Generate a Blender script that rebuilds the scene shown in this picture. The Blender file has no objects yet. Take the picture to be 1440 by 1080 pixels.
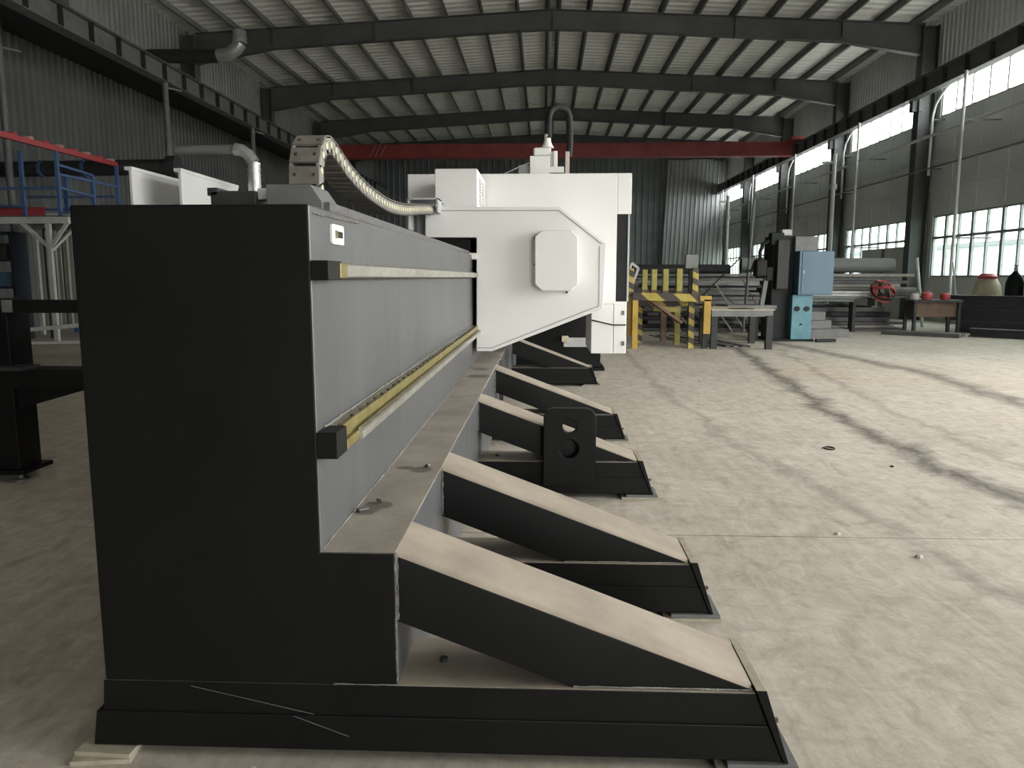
import bpy, bmesh, math, random
from mathutils import Vector, Matrix
random.seed(7)
scene = bpy.context.scene
COL = scene.collection
PI = math.pi

# ------------------------------------------------------------------ camera
FPX = 1080.0; CAM_H = 1.4; VPX, VPY = 765.0, 390.0      # the long axis of the hall vanishes at (765, 390)
_d = Vector(((VPX - 720) / FPX, (540 - VPY) / FPX, 1.0)).normalized()
_yaw = math.asin(_d.x); _pit = math.atan2(_d.y, _d.z)
_F = Vector((-math.sin(_yaw) * math.cos(_pit), math.cos(_yaw) * math.cos(_pit), -math.sin(_pit)))
_R = Vector((math.cos(_yaw), math.sin(_yaw), 0)); _U = _R.cross(_F)
cd = bpy.data.cameras.new('camera'); cam = bpy.data.objects.new('camera', cd); COL.objects.link(cam)
cd.sensor_fit = 'HORIZONTAL'; cd.sensor_width = 36.0; cd.lens = 36.0 * FPX / 1440.0
cd.clip_start = 0.05; cd.clip_end = 400
cam.matrix_world = Matrix(((_R.x, _U.x, -_F.x, 0), (_R.y, _U.y, -_F.y, 0), (_R.z, _U.z, -_F.z, CAM_H), (0, 0, 0, 1)))
scene.camera = cam

# ------------------------------------------------------------------ overcast sky, portals at the openings, exposure
w = bpy.data.worlds.new('world'); scene.world = w; w.use_nodes = True
bg = w.node_tree.nodes['Background']
bg.inputs['Color'].default_value = (1.0, 0.985, 0.96, 1); bg.inputs['Strength'].default_value = 11.0
scene.view_settings.view_transform = 'Standard'; scene.view_settings.look = 'None'
scene.view_settings.gamma = 1.0; scene.view_settings.use_curve_mapping = False
scene.view_settings.exposure = 0.7
def portal(name, loc, rot, sx, sy):
    l = bpy.data.lights.new(name, 'AREA'); l.shape = 'RECTANGLE'; l.size = sx; l.size_y = sy
    l.cycles.is_portal = True
    o = bpy.data.objects.new(name, l); COL.objects.link(o); o.location = loc; o.rotation_euler = rot
Y_REAR, Y_FAR = -10.0, 55.5
portal('window_portal', (12.75, 21.75, 7.0), (0, PI / 2, 0), 1.3, 65.0)
portal('window_portal', (12.75, 21.75, 2.4), (0, PI / 2, 0), 2.1, 65.0)
portal('side_door_portal', (12.75, 4.65, 2.8), (0, PI / 2, 0), 5.6, 14.5)
portal('rear_door_portal', (5.0, Y_REAR - 0.15, 2.1), (PI / 2, 0, 0), 4.4, 4.2)

# ------------------------------------------------------------------ materials
MATS = {}
def nodes_of(m):
    m.use_nodes = True
    return m.node_tree.nodes, m.node_tree.links, m.node_tree.nodes['Principled BSDF']
def mat(name, c, rough=0.5, metal=0.0, c2=None, scale=4.0, detail=6.0, amt=1.0, bump=0.0, bscale=60.0, stretch=None, spec=0.5):
    """paint / metal / dust: a base colour broken up by object-space noise"""
    if name in MATS: return MATS[name]
    m = bpy.data.materials.new(name); MATS[name] = m
    N, L, B = nodes_of(m)
    B.inputs['Roughness'].default_value = rough; B.inputs['Metallic'].default_value = metal
    B.inputs['Specular IOR Level'].default_value = spec
    if c2 is None: c2 = tuple(x * 0.72 for x in c)
    tc = N.new('ShaderNodeNewGeometry'); mp = N.new('ShaderNodeMapping')
    L.new(tc.outputs['Position'], mp.inputs['Vector'])
    if stretch: mp.inputs['Scale'].default_value = stretch
    nz = N.new('ShaderNodeTexNoise'); nz.inputs['Scale'].default_value = scale; nz.inputs['Detail'].default_value = detail
    nz.inputs['Roughness'].default_value = 0.62
    L.new(mp.outputs['Vector'], nz.inputs['Vector'])
    cr = N.new('ShaderNodeValToRGB'); L.new(nz.outputs['Fac'], cr.inputs['Fac'])
    cr.color_ramp.elements[0].position = 0.32; cr.color_ramp.elements[0].color = (*c2, 1)
    cr.color_ramp.elements[1].position = 0.68; cr.color_ramp.elements[1].color = (*c, 1)
    L.new(cr.outputs['Color'], B.inputs['Base Color'])
    if bump:
        n2 = N.new('ShaderNodeTexNoise'); n2.inputs['Scale'].default_value = bscale; n2.inputs['Detail'].default_value = 4
        L.new(mp.outputs['Vector'], n2.inputs['Vector'])
        bp = N.new('ShaderNodeBump'); bp.inputs['Strength'].default_value = bump; bp.inputs['Distance'].default_value = 0.01
        L.new(n2.outputs['Fac'], bp.inputs['Height']); L.new(bp.outputs['Normal'], B.inputs['Normal'])
    return m
def math_node(N, L, op, a, b=None, clamp=False):
    n = N.new('ShaderNodeMath'); n.operation = op; n.use_clamp = clamp
    for i, v in enumerate((a, b)):
        if v is None: continue
        if isinstance(v, (int, float)): n.inputs[i].default_value = v
        else: L.new(v, n.inputs[i])
    return n.outputs[0]
def stripes(name, ca, cb, period=0.34, ax=(1, 0, 0.9)):
    """yellow and black hazard bands, slanting"""
    m = bpy.data.materials.new(name); MATS[name] = m
    N, L, B = nodes_of(m); B.inputs['Roughness'].default_value = 0.55
    g = N.new('ShaderNodeNewGeometry'); d = N.new('ShaderNodeVectorMath'); d.operation = 'DOT_PRODUCT'
    L.new(g.outputs['Position'], d.inputs[0]); d.inputs[1].default_value = ax
    fr = math_node(N, L, 'FRACT', math_node(N, L, 'DIVIDE', d.outputs['Value'], period))
    st = math_node(N, L, 'GREATER_THAN', fr, 0.5)
    nz = N.new('ShaderNodeTexNoise'); nz.inputs['Scale'].default_value = 9; nz.inputs['Detail'].default_value = 6
    L.new(g.outputs['Position'], nz.inputs['Vector'])
    wear = N.new('ShaderNodeMix'); wear.data_type = 'RGBA'; L.new(nz.outputs['Fac'], wear.inputs['Factor'])
    wear.inputs['A'].default_value = (*ca, 1); wear.inputs['B'].default_value = (ca[0] * .55, ca[1] * .5, ca[2] * .8, 1)
    mx = N.new('ShaderNodeMix'); mx.data_type = 'RGBA'; L.new(st, mx.inputs['Factor'])
    L.new(wear.outputs['Result'], mx.inputs['A']); mx.inputs['B'].default_value = (*cb, 1)
    L.new(mx.outputs['Result'], B.inputs['Base Color']); return m
def glass(name, tint):
    m = bpy.data.materials.new(name); MATS[name] = m; m.use_nodes = True
    N, L = m.node_tree.nodes, m.node_tree.links; N.clear()
    o = N.new('ShaderNodeOutputMaterial'); t = N.new('ShaderNodeBsdfTransparent'); g = N.new('ShaderNodeBsdfGlossy')
    g.inputs['Roughness'].default_value = 0.08; t.inputs['Color'].default_value = (*tint, 1)
    mx = N.new('ShaderNodeMixShader'); mx.inputs['Fac'].default_value = 0.05
    L.new(t.outputs[0], mx.inputs[1]); L.new(g.outputs[0], mx.inputs[2]); L.new(mx.outputs[0], o.inputs['Surface']); return m

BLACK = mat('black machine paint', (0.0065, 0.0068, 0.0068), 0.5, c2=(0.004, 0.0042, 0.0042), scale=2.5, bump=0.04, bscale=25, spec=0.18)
SIDE = mat('window-lit black machine paint', (0.09, 0.092, 0.096), 0.4, c2=(0.066, 0.067, 0.07), scale=2.6, detail=8, stretch=(1, 2.4, 0.55), bump=0.05, bscale=14)  # bed's black paint, greyed by window light put into the colour; streaks are stains
DUST = mat('grey brown workshop dust', (0.36, 0.312, 0.252), 0.85, c2=(0.245, 0.21, 0.168), scale=3.6, detail=9, bump=0.15, bscale=90)
WELD = mat('weld spatter', (0.30, 0.29, 0.27), 0.45, 0.6, c2=(0.16, 0.155, 0.14), scale=60, bump=0.6, bscale=200)
WHITE = mat('white machine enamel', (0.76, 0.76, 0.745), 0.42, c2=(0.72, 0.72, 0.705), scale=1.2)
SHADOWGAP = mat('dark seam', (0.10, 0.10, 0.10), 0.7)
INSET = mat('black inset sheet', (0.02, 0.021, 0.022), 0.55, spec=0.2)
BRASS = mat('olive greased steel', (0.27, 0.235, 0.085), 0.4, 0.4, c2=(0.14, 0.11, 0.03), scale=14)
STEEL = mat('bright ground steel', (0.46, 0.45, 0.40), 0.35, 0.6, c2=(0.28, 0.27, 0.22), scale=18, stretch=(1, 0.3, 1))
TAN = mat('tan bar edge', (0.40, 0.37, 0.30), 0.6, c2=(0.30, 0.27, 0.2), scale=20)
ROUGHTOP = mat('rough grey coating', (0.16, 0.155, 0.15), 0.9, c2=(0.07, 0.07, 0.07), scale=120, detail=3, bump=0.5, bscale=160)
CHAIN = mat('dusty nylon chain', (0.185, 0.172, 0.15), 0.7, c2=(0.12, 0.11, 0.095), scale=18)
CHAINSIDE = mat('chain side grey', (0.26, 0.25, 0.22), 0.65, c2=(0.19, 0.18, 0.16), scale=18)
CHAINDOT = mat('pale pivot pin', (0.62, 0.58, 0.42), 0.5)
RUBBER = mat('black rubber', (0.016, 0.016, 0.016), 0.6, spec=0.25)
DKSTEEL = mat('dark painted steel', (0.04, 0.042, 0.042), 0.55, c2=(0.024, 0.025, 0.025), spec=0.25)
GREYSTEEL = mat('grey painted steel', (0.15, 0.155, 0.155), 0.55, c2=(0.10, 0.103, 0.103))
RAFTER = mat('rafter grey paint', (0.085, 0.088, 0.088), 0.6, c2=(0.06, 0.062, 0.062), scale=1.5)
PURLIN = mat('purlin galvanised grey', (0.20, 0.205, 0.20), 0.55, c2=(0.14, 0.145, 0.14), scale=2)
ROOF = mat('roof sheet underside', (0.82, 0.815, 0.78), 0.5, 0.0, c2=(0.70, 0.695, 0.66), scale=0.7, stretch=(2.5, 0.5, 1))
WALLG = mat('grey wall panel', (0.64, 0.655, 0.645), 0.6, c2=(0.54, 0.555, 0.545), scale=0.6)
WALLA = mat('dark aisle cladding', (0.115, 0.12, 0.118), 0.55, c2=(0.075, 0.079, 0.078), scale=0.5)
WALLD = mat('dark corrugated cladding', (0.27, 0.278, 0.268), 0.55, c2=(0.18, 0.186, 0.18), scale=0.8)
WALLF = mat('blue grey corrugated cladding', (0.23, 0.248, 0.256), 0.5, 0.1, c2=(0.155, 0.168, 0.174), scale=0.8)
SILVER = mat('silver corrugated sheet', (0.40, 0.41, 0.41), 0.4, 0.35, c2=(0.25, 0.26, 0.26), scale=0.7, stretch=(2, 2, 0.4))
FRAME = mat('window frame', (0.33, 0.34, 0.34), 0.5)
WPIPE = mat('white pipe', (0.58, 0.59, 0.57), 0.5, c2=(0.45, 0.46, 0.44))
REDBEAM = mat('crane red paint', (0.26, 0.035, 0.03), 0.5, c2=(0.17, 0.022, 0.02), scale=1.5)
RED = mat('red paint', (0.42, 0.05, 0.06), 0.5, c2=(0.30, 0.05, 0.05), scale=6)
PINK = mat('faded pink clamp', (0.55, 0.32, 0.30), 0.6)
DKBLUE = mat('dark blue shelf paint', (0.010, 0.014, 0.026), 0.55)
BLUE = mat('blue railing paint', (0.06, 0.12, 0.26), 0.5, c2=(0.04, 0.08, 0.18), scale=5)
LBLUE = mat('blue cabinet paint', (0.062, 0.128, 0.185), 0.45, c2=(0.048, 0.105, 0.155), scale=2)
TEAL = mat('teal machine paint', (0.085, 0.225, 0.265), 0.5, c2=(0.05, 0.16, 0.195), scale=5)
DKGREEN = mat('black green machine paint', (0.014, 0.019, 0.018), 0.5, spec=0.15)
YELLOW = mat('yellow paint', (0.44, 0.285, 0.035), 0.5, c2=(0.30, 0.185, 0.028), scale=6)
YELLOW2 = mat('faded yellow paint', (0.36, 0.32, 0.07), 0.55, c2=(0.22, 0.20, 0.05), scale=7)
HAZ = stripes('hazard bands', (0.45, 0.36, 0.05), (0.035, 0.026, 0.02), 0.62, (1, 0, 1.1))
HAZV = stripes('hazard bands on post', (0.45, 0.36, 0.05), (0.04, 0.03, 0.022), 0.24, (0.5, 0, 1))
RUST = mat('rusty brown steel', (0.16, 0.095, 0.06), 0.75, c2=(0.09, 0.055, 0.04), scale=6)
PLY = mat('plywood', (0.48, 0.43, 0.33), 0.75, c2=(0.36, 0.32, 0.24), scale=3, stretch=(0.5, 4, 1))
PLATE = mat('mill scale plate', (0.10, 0.10, 0.10), 0.55, 0.2, c2=(0.06, 0.06, 0.06), scale=3)
PLATETOP = mat('dusty plate', (0.30, 0.285, 0.255), 0.75, c2=(0.2, 0.19, 0.17), scale=3)
BEAMD = mat('purple black beam paint', (0.052, 0.048, 0.055), 0.5, c2=(0.035, 0.032, 0.038))
PIPEG = mat('grey steel pipe', (0.20, 0.21, 0.205), 0.5, c2=(0.14, 0.15, 0.145), scale=2)
FOIL = mat('foil duct', (0.62, 0.63, 0.62), 0.3, 0.75, c2=(0.42, 0.43, 0.42), scale=9)
OFFWHITE = mat('off white frame paint', (0.50, 0.50, 0.46), 0.6, c2=(0.38, 0.38, 0.35))
FENCE = mat('weathered grey sheet', (0.33, 0.33, 0.29), 0.7, c2=(0.22, 0.22, 0.195), scale=2.5, stretch=(3, 3, 0.5))
BAG = mat('cream sack', (0.55, 0.50, 0.36), 0.85, c2=(0.40, 0.36, 0.26), scale=5)
ORANGE = mat('orange plastic', (0.62, 0.33, 0.09), 0.6)
PINKBAR = mat('pale pink bar', (0.62, 0.50, 0.47), 0.5)
LGREY = mat('light grey casing', (0.46, 0.47, 0.47), 0.5)
YARD = mat('yard concrete', (0.66, 0.65, 0.61), 0.8, c2=(0.56, 0.55, 0.52))
GLASS = glass('clear pane', (0.92, 0.95, 0.95))
TGLASS = glass('dusty green pane', (0.55, 0.61, 0.60))
def dusty_ledge():
    m = mat('dusty ledge with oil stain', (0.33, 0.295, 0.25), 0.85, c2=(0.21, 0.185, 0.155), scale=3.2, detail=9, bump=0.12, bscale=80)
    N, L = m.node_tree.nodes, m.node_tree.links; B = N['Principled BSDF']
    base = B.inputs['Base Color'].links[0].from_socket
    g = N.new('ShaderNodeNewGeometry')
    nz = N.new('ShaderNodeTexNoise'); nz.inputs['Scale'].default_value = 11; L.new(g.outputs['Position'], nz.inputs['Vector'])
    acc = None
    for (x, y, r) in ((-0.585, 2.44, 0.05), (-0.555, 2.51, 0.045), (-0.49, 2.99, 0.05), (-0.56, 3.02, 0.035), (-0.5, 5.9, 0.1), (-0.52, 6.35, 0.07)):
        sub = N.new('ShaderNodeVectorMath'); sub.operation = 'DISTANCE'; L.new(g.outputs['Position'], sub.inputs[0]); sub.inputs[1].default_value = (x, y, 0.63)
        v = math_node(N, L, 'ADD', sub.outputs['Value'], math_node(N, L, 'MULTIPLY', nz.outputs['Fac'], 0.06))
        v = math_node(N, L, 'MULTIPLY', math_node(N, L, 'SUBTRACT', r + 0.035, v), 60.0, clamp=True)
        acc = v if acc is None else math_node(N, L, 'MAXIMUM', acc, v)
    mx = N.new('ShaderNodeMix'); mx.data_type = 'RGBA'; L.new(math_node(N, L, 'MULTIPLY', acc, 0.8), mx.inputs['Factor']); L.new(base, mx.inputs['A'])
    mx.inputs['B'].default_value = (0.085, 0.075, 0.062, 1); L.new(mx.outputs['Result'], B.inputs['Base Color']); return m
LEDGE = dusty_ledge()
def floor_material():
    m = bpy.data.materials.new('worn concrete floor'); N, L, B = nodes_of(m)
    B.inputs['Roughness'].default_value = 0.78; B.inputs['Specular IOR Level'].default_value = 0.3
    g = N.new('ShaderNodeNewGeometry'); sep = N.new('ShaderNodeSeparateXYZ'); L.new(g.outputs['Position'], sep.inputs[0])
    def noise(scale, detail=6, stretch=(1, 1, 1), rough=0.6, dist=0.0):
        mp = N.new('ShaderNodeMapping'); mp.inputs['Scale'].default_value = stretch; L.new(g.outputs['Position'], mp.inputs['Vector'])
        n = N.new('ShaderNodeTexNoise'); n.inputs['Scale'].default_value = scale; n.inputs['Detail'].default_value = detail
        n.inputs['Roughness'].default_value = rough; n.inputs['Distortion'].default_value = dist
        L.new(mp.outputs['Vector'], n.inputs['Vector']); return n.outputs['Fac']
    def ramp(v, p0, c0, p1, c1):
        r = N.new('ShaderNodeValToRGB'); L.new(v, r.inputs['Fac'])
        r.color_ramp.elements[0].position = p0; r.color_ramp.elements[0].color = c0
        r.color_ramp.elements[1].position = p1; r.color_ramp.elements[1].color = c1
        return r.outputs['Color']
    def mix(f, a, b, blend='MIX'):
        x = N.new('ShaderNodeMix'); x.data_type = 'RGBA'; x.blend_type = blend
        if isinstance(f, (int, float)): x.inputs['Factor'].default_value = f
        else: L.new(f, x.inputs['Factor'])
        L.new(a, x.inputs['A'])
        if isinstance(b, tuple): x.inputs['B'].default_value = b
        else: L.new(b, x.inputs['B'])
        return x.outputs['Result']
    base = ramp(noise(0.55, 8, dist=0.6), 0.3, (0.48, 0.44, 0.38, 1), 0.7, (0.60, 0.563, 0.497, 1))
    fine = ramp(noise(7.0, 10, rough=0.72, dist=0.8), 0.34, (0.72, 0.70, 0.67, 1), 0.62, (1, 1, 1, 1))
    col = mix(0.95, base, fine, 'MULTIPLY')
    scuff = ramp(noise(3.4, 9, (1.0, 0.35, 1), 0.7, 1.4), 0.56, (1, 1, 1, 1), 0.74, (0.66, 0.63, 0.58, 1))
    col = mix(0.95, col, scuff, 'MULTIPLY')
    streak = ramp(noise(2.2, 10, (2.6, 0.45, 1), 0.78, 2.2), 0.40, (0.76, 0.735, 0.70, 1), 0.60, (1.06, 1.05, 1.04, 1))
    col = mix(0.55, col, streak, 'MULTIPLY')
    speck = ramp(noise(26, 6, rough=0.8), 0.27, (0.55, 0.52, 0.48, 1), 0.37, (1, 1, 1, 1))
    col = mix(0.6, col, speck, 'MULTIPLY')
    rusty = ramp(noise(0.28, 5, dist=1.0), 0.56, (1, 1, 1, 1), 0.74, (1.0, 0.86, 0.72, 1))
    col = mix(0.6, col, rusty, 'MULTIPLY')
    wob = math_node(N, L, 'MULTIPLY', math_node(N, L, 'SUBTRACT', noise(1.3, 7, rough=0.7, dist=0.5), 0.5), 0.75)
    grit = noise(9, 8, (1, 0.4, 1), 0.75)
    def track(pts, width, strength):
        nonlocal col
        fc = N.new('ShaderNodeFloatCurve'); y0, y1 = pts[0][1], pts[-1][1]
        L.new(math_node(N, L, 'DIVIDE', math_node(N, L, 'SUBTRACT', sep.outputs['Y'], y0), y1 - y0), fc.inputs['Value'])
        cv = fc.mapping.curves[0]
        for i, (x, y) in enumerate(pts):
            t, v = (y - y0) / (y1 - y0), x / 10.0
            if i == 0: cv.points[0].location = (0, v)
            elif i == len(pts) - 1: cv.points[-1].location = (1, v)
            else: cv.points.new(t, v)
        fc.mapping.update()
        cx = math_node(N, L, 'MULTIPLY', fc.outputs['Value'], 10.0)
        dx = math_node(N, L, 'ABSOLUTE', math_node(N, L, 'ADD', math_node(N, L, 'SUBTRACT', sep.outputs['X'], cx), wob))
        k = math_node(N, L, 'SUBTRACT', 1.0, math_node(N, L, 'DIVIDE', dx, width), clamp=True)
        k = math_node(N, L, 'MULTIPLY', k, math_node(N, L, 'MULTIPLY', grit, 2.0 * strength), clamp=True)
        col = mix(k, col, (0.115, 0.10, 0.085, 1))
    track([(3.3, 2.2), (3.05, 4.8), (2.93, 6.6), (3.12, 9.0), (3.63, 13.4), (3.9, 17.0)], 0.20, 0.95)
    track([(4.9, 5.0), (5.3, 8.6), (5.6, 11.5), (5.34, 14.0), (4.8, 18.0)], 0.30, 0.8)
    track([(2.2, 1.5), (2.0, 4.0), (1.6, 7.0), (1.5, 11.0)], 0.10, 0.35)
    track([(3.9, 2.2), (3.6, 4.5), (3.6, 7.0), (3.9, 10.0)], 0.10, 0.35)
    L.new(col, B.inputs['Base Color'])
    bp = N.new('ShaderNodeBump'); bp.inputs['Strength'].default_value = 0.28; bp.inputs['Distance'].default_value = 0.012
    L.new(noise(14, 9, rough=0.75, dist=0.7), bp.inputs['Height']); L.new(bp.outputs['Normal'], B.inputs['Normal'])
    return m
FLOOR = floor_material()

# ------------------------------------------------------------------ geometry helpers
class MB:
    def __init__(s): s.v = []; s.f = []; s.mi = []
    def add(s, vs, fs, mi=0):
        b = len(s.v); s.v += [tuple(v) for v in vs]
        for i, f in enumerate(fs):
            s.f.append([b + k for k in f]); s.mi.append(mi[i] if isinstance(mi, (list, tuple)) else mi)
        return s
    def box(s, x0, x1, y0, y1, z0, z1, mi=0, top=None, right=None):
        fs = [(0, 3, 2, 1), (4, 5, 6, 7), (0, 1, 5, 4), (1, 2, 6, 5), (2, 3, 7, 6), (3, 0, 4, 7)]
        m = [mi, top if top is not None else mi, mi, right if right is not None else mi, mi, mi]
        return s.add([(x0, y0, z0), (x1, y0, z0), (x1, y1, z0), (x0, y1, z0), (x0, y0, z1), (x1, y0, z1), (x1, y1, z1), (x0, y1, z1)], fs, m)
    def obox(s, c, size, mtx, mi=0):
        a, b, d = (k / 2 for k in size); c = Vector(c)
        vs = [c + mtx @ Vector(p) for p in ((-a, -b, -d), (a, -b, -d), (a, b, -d), (-a, b, -d), (-a, -b, d), (a, -b, d), (a, b, d), (-a, b, d))]
        return s.add(vs, [(0, 3, 2, 1), (4, 5, 6, 7), (0, 1, 5, 4), (1, 2, 6, 5), (2, 3, 7, 6), (3, 0, 4, 7)], mi)
    def prism(s, poly, axis, a, b, mi=0, mside=None):
        """poly is counter-clockwise seen from -Y for axis 'y' (x,z); mside: material per side edge"""
        n = len(poly)
        def pt(p, t): return (p[0], t, p[1]) if axis == 'y' else ((t, p[0], p[1]) if axis == 'x' else (p[0], p[1], t))
        vs = [pt(p, a) for p in poly] + [pt(p, b) for p in poly]
        fs = [list(range(n)), list(range(2 * n - 1, n - 1, -1))]; ms = [mi, mi]
        for i in range(n):
            j = (i + 1) % n; fs.append((i, i + n, j + n, j)); ms.append(mside[i] if mside else mi)
        return s.add(vs, fs, ms)
    def tube(s, pts, r, seg=10, cap=True, mi=0, radii=None):
        pts = [Vector(p) for p in pts]; n = len(pts); base = len(s.v); up = None
        for i, p in enumerate(pts):
            t = (pts[min(i + 1, n - 1)] - pts[max(i - 1, 0)]).normalized()
            if up is None: up = Vector((0, 0, 1)) if abs(t.z) < 0.9 else Vector((1, 0, 0))
            sd = t.cross(up).normalized(); up = sd.cross(t).normalized(); rr = radii[i] if radii else r
            for k in range(seg):
                a = 2 * PI * k / seg; s.v.append(tuple(p + (sd * math.cos(a) + up * math.sin(a)) * rr))
        for i in range(n - 1):
            for k in range(seg):
                a, b = base + i * seg + k, base + i * seg + (k + 1) % seg
                s.f.append([a, b, b + seg, a + seg]); s.mi.append(mi)
        if cap:
            s.f.append([base + k for k in range(seg)][::-1]); s.mi.append(mi)
            s.f.append([base + (n - 1) * seg + k for k in range(seg)]); s.mi.append(mi)
        return s
    def lathe(s, c, prof, seg=16, mi=0):
        base = len(s.v); n = len(prof)
        for (r, z) in prof:
            for k in range(seg):
                a = 2 * PI * k / seg; s.v.append((c[0] + r * math.cos(a), c[1] + r * math.sin(a), c[2] + z))
        for i in range(n - 1):
            for k in range(seg):
                a, b = base + i * seg + k, base + i * seg + (k + 1) % seg
                s.f.append([a, b, b + seg, a + seg]); s.mi.append(mi)
        s.f.append([base + k for k in range(seg)][::-1]); s.f.append([base + (n - 1) * seg + k for k in range(seg)]); s.mi += [mi, mi]
        return s
    def ibeam(s, p0, p1, h, wd, t=0.02, mi=0):
        """rolled I section between two points, web upright"""
        p0, p1 = Vector(p0), Vector(p1); d = (p1 - p0); ln = d.length; d.normalize()
        sd = d.cross(Vector((0, 0, 1))).normalized(); up = sd.cross(d)
        m = Matrix((sd, d, up)).transposed(); c = (p0 + p1) / 2
        s.obox(c + up * (h / 2 - t / 2), (wd, ln, t), m, mi); s.obox(c - up * (h / 2 - t / 2), (wd, ln, t), m, mi)
        return s.obox(c, (t, ln, h - 2 * t), m, mi)
    def bar(s, p0, p1, a, b, mi=0):
        p0, p1 = Vector(p0), Vector(p1); d = (p1 - p0); ln = d.length; d.normalize()
        up = Vector((0, 0, 1)) if abs(d.z) < 0.95 else Vector((0, 1, 0))
        sd = d.cross(up).normalized(); up = sd.cross(d)
        return s.obox((p0 + p1) / 2, (a, ln, b), Matrix((sd, d, up)).transposed(), mi)
WL = {}
def children_origin(o): return WL.get(o.name, Vector((0, 0, 0)))
def finish(name, me, mats, parent, org, bevel, smooth, seg=2):
    for m in (mats if isinstance(mats, (list, tuple)) else [mats]): me.materials.append(m)
    o = bpy.data.objects.new(name, me); COL.objects.link(o)
    if parent is not None:
        o.parent = parent; off = children_origin(parent); me.transform(Matrix.Translation(-off)); WL[o.name] = off.copy()
    else:
        if org is None:
            xs = [v.co.x for v in me.vertices]; ys = [v.co.y for v in me.vertices]; zs = [v.co.z for v in me.vertices]
            org = ((min(xs) + max(xs)) / 2, (min(ys) + max(ys)) / 2, min(zs))
        org = Vector(org); me.transform(Matrix.Translation(-org)); o.location = org; WL[o.name] = org.copy()
    if smooth:
        for p in me.polygons: p.use_smooth = True
        me.set_sharp_from_angle(angle=math.radians(40))
    if bevel:
        b = o.modifiers.new('bevel', 'BEVEL'); b.width = bevel; b.segments = seg; b.limit_method = 'ANGLE'; b.angle_limit = math.radians(40)
    return o
def build(mb, name, mats, parent=None, org=None, bevel=0, smooth=False, seg=2):
    me = bpy.data.meshes.new(name); me.from_pydata(mb.v, [], mb.f)
    me.polygons.foreach_set('material_index', mb.mi); me.update()
    return finish(name, me, mats, parent, org, bevel, smooth, seg)
def plate(outer, holes, th, mtx, name, mats, parent=None, bevel=0.0):
    """flat plate with real holes: outer outline and circles (x, y, r), thickness th, placed by mtx"""
    cu = bpy.data.curves.new(name, 'CURVE'); cu.dimensions = '2D'; cu.fill_mode = 'BOTH'; cu.extrude = th / 2; cu.bevel_depth = bevel
    for loop in [outer] + [[(x + r * math.cos(2 * PI * k / 24), y + r * math.sin(2 * PI * k / 24)) for k in range(24)] for (x, y, r) in holes]:
        sp = cu.splines.new('POLY'); sp.points.add(len(loop) - 1); sp.use_cyclic_u = True
        for p, q in zip(sp.points, loop): p.co = (q[0], q[1], 0, 1)
    tmp = bpy.data.objects.new('tmp', cu); COL.objects.link(tmp)
    dg = bpy.context.evaluated_depsgraph_get(); me = bpy.data.meshes.new_from_object(tmp.evaluated_get(dg))
    bpy.data.objects.remove(tmp); bpy.data.curves.remove(cu); me.materials.clear(); me.transform(mtx)
    return finish(name, me, mats, parent, None, 0, False)
def rounded(x0, x1, y0, y1, r, n=6, corners=(1, 1, 1, 1)):
    out = []
    for (cx, cy, a0, on, px, py) in ((x1 - r, y0 + r, -PI / 2, corners[0], x1, y0), (x1 - r, y1 - r, 0, corners[1], x1, y1), (x0 + r, y1 - r, PI / 2, corners[2], x0, y1), (x0 + r, y0 + r, PI, corners[3], x0, y0)):
        if on: out += [(cx + r * math.cos(a0 + k * PI / 2 / n), cy + r * math.sin(a0 + k * PI / 2 / n)) for k in range(n + 1)]
        else: out.append((px, py))
    return out
XZ = Matrix(((1, 0, 0, 0), (0, 0, -1, 0), (0, 1, 0, 0), (0, 0, 0, 1)))     # (x, y, z) -> (x, -z, y)
def thing(name, label, cat, loc=(0, 0, 0), group=None, kind=None):
    o = bpy.data.objects.new(name, None); COL.objects.link(o); o.location = loc; o.empty_display_size = 0.1
    WL[o.name] = Vector(loc); return tag(o, label, cat, group, kind)
def tag(o, label=None, cat=None, group=None, kind=None):
    if label: o['label'] = label
    if cat: o['category'] = cat
    if group: o['group'] = group
    if kind: o['kind'] = kind
    return o
def dup(root, loc, label=None, rotz=None, parent=None):
    c = root.copy(); COL.objects.link(c)
    if parent is None: c.location = loc
    else: c.parent = parent
    if label: c['label'] = label
    if rotz is not None: c.rotation_euler.z = rotz
    WL[c.name] = Vector(loc) if parent is None else WL[parent.name]
    for ch in list(root.children): dup(ch, None, None, None, c)
    return c
def struct(mb, name, mats, **k): return tag(build(mb, name, mats, **k), kind='structure')
def arc(c, r, a0, a1, n, plane='yz'):
    out = []
    for k in range(n + 1):
        a = a0 + (a1 - a0) * k / n; u, v = r * math.cos(a), r * math.sin(a)
        out.append((c[0], c[1] + u, c[2] + v) if plane == 'yz' else (c[0] + u, c[1], c[2] + v))
    return out
def corrugated(mb, p0, du, lu, dv, lv, nrm, pitch, depth, mi=0):
    """trapezoid-ribbed sheet: ribs repeat along du (length lu) and run along dv (length lv)"""
    p0, du, dv, nrm = Vector(p0), Vector(du).normalized(), Vector(dv).normalized(), Vector(nrm).normalized()
    us = []; u = 0.0
    while u < lu - 1e-6:
        for fr, h in ((0, 0), (0.55, 0), (0.68, 1), (0.87, 1)): us.append((min(u + fr * pitch, lu), h))
        u += pitch
    us.append((lu, 0)); base = len(mb.v)
    for (a, h) in us:
        q = p0 + du * a + nrm * (h * depth); mb.v.append(tuple(q)); mb.v.append(tuple(q + dv * lv))
    for i in range(len(us) - 1):
        k = base + 2 * i; mb.f.append([k, k + 2, k + 3, k + 1]); mb.mi.append(mi)
    return mb

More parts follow.
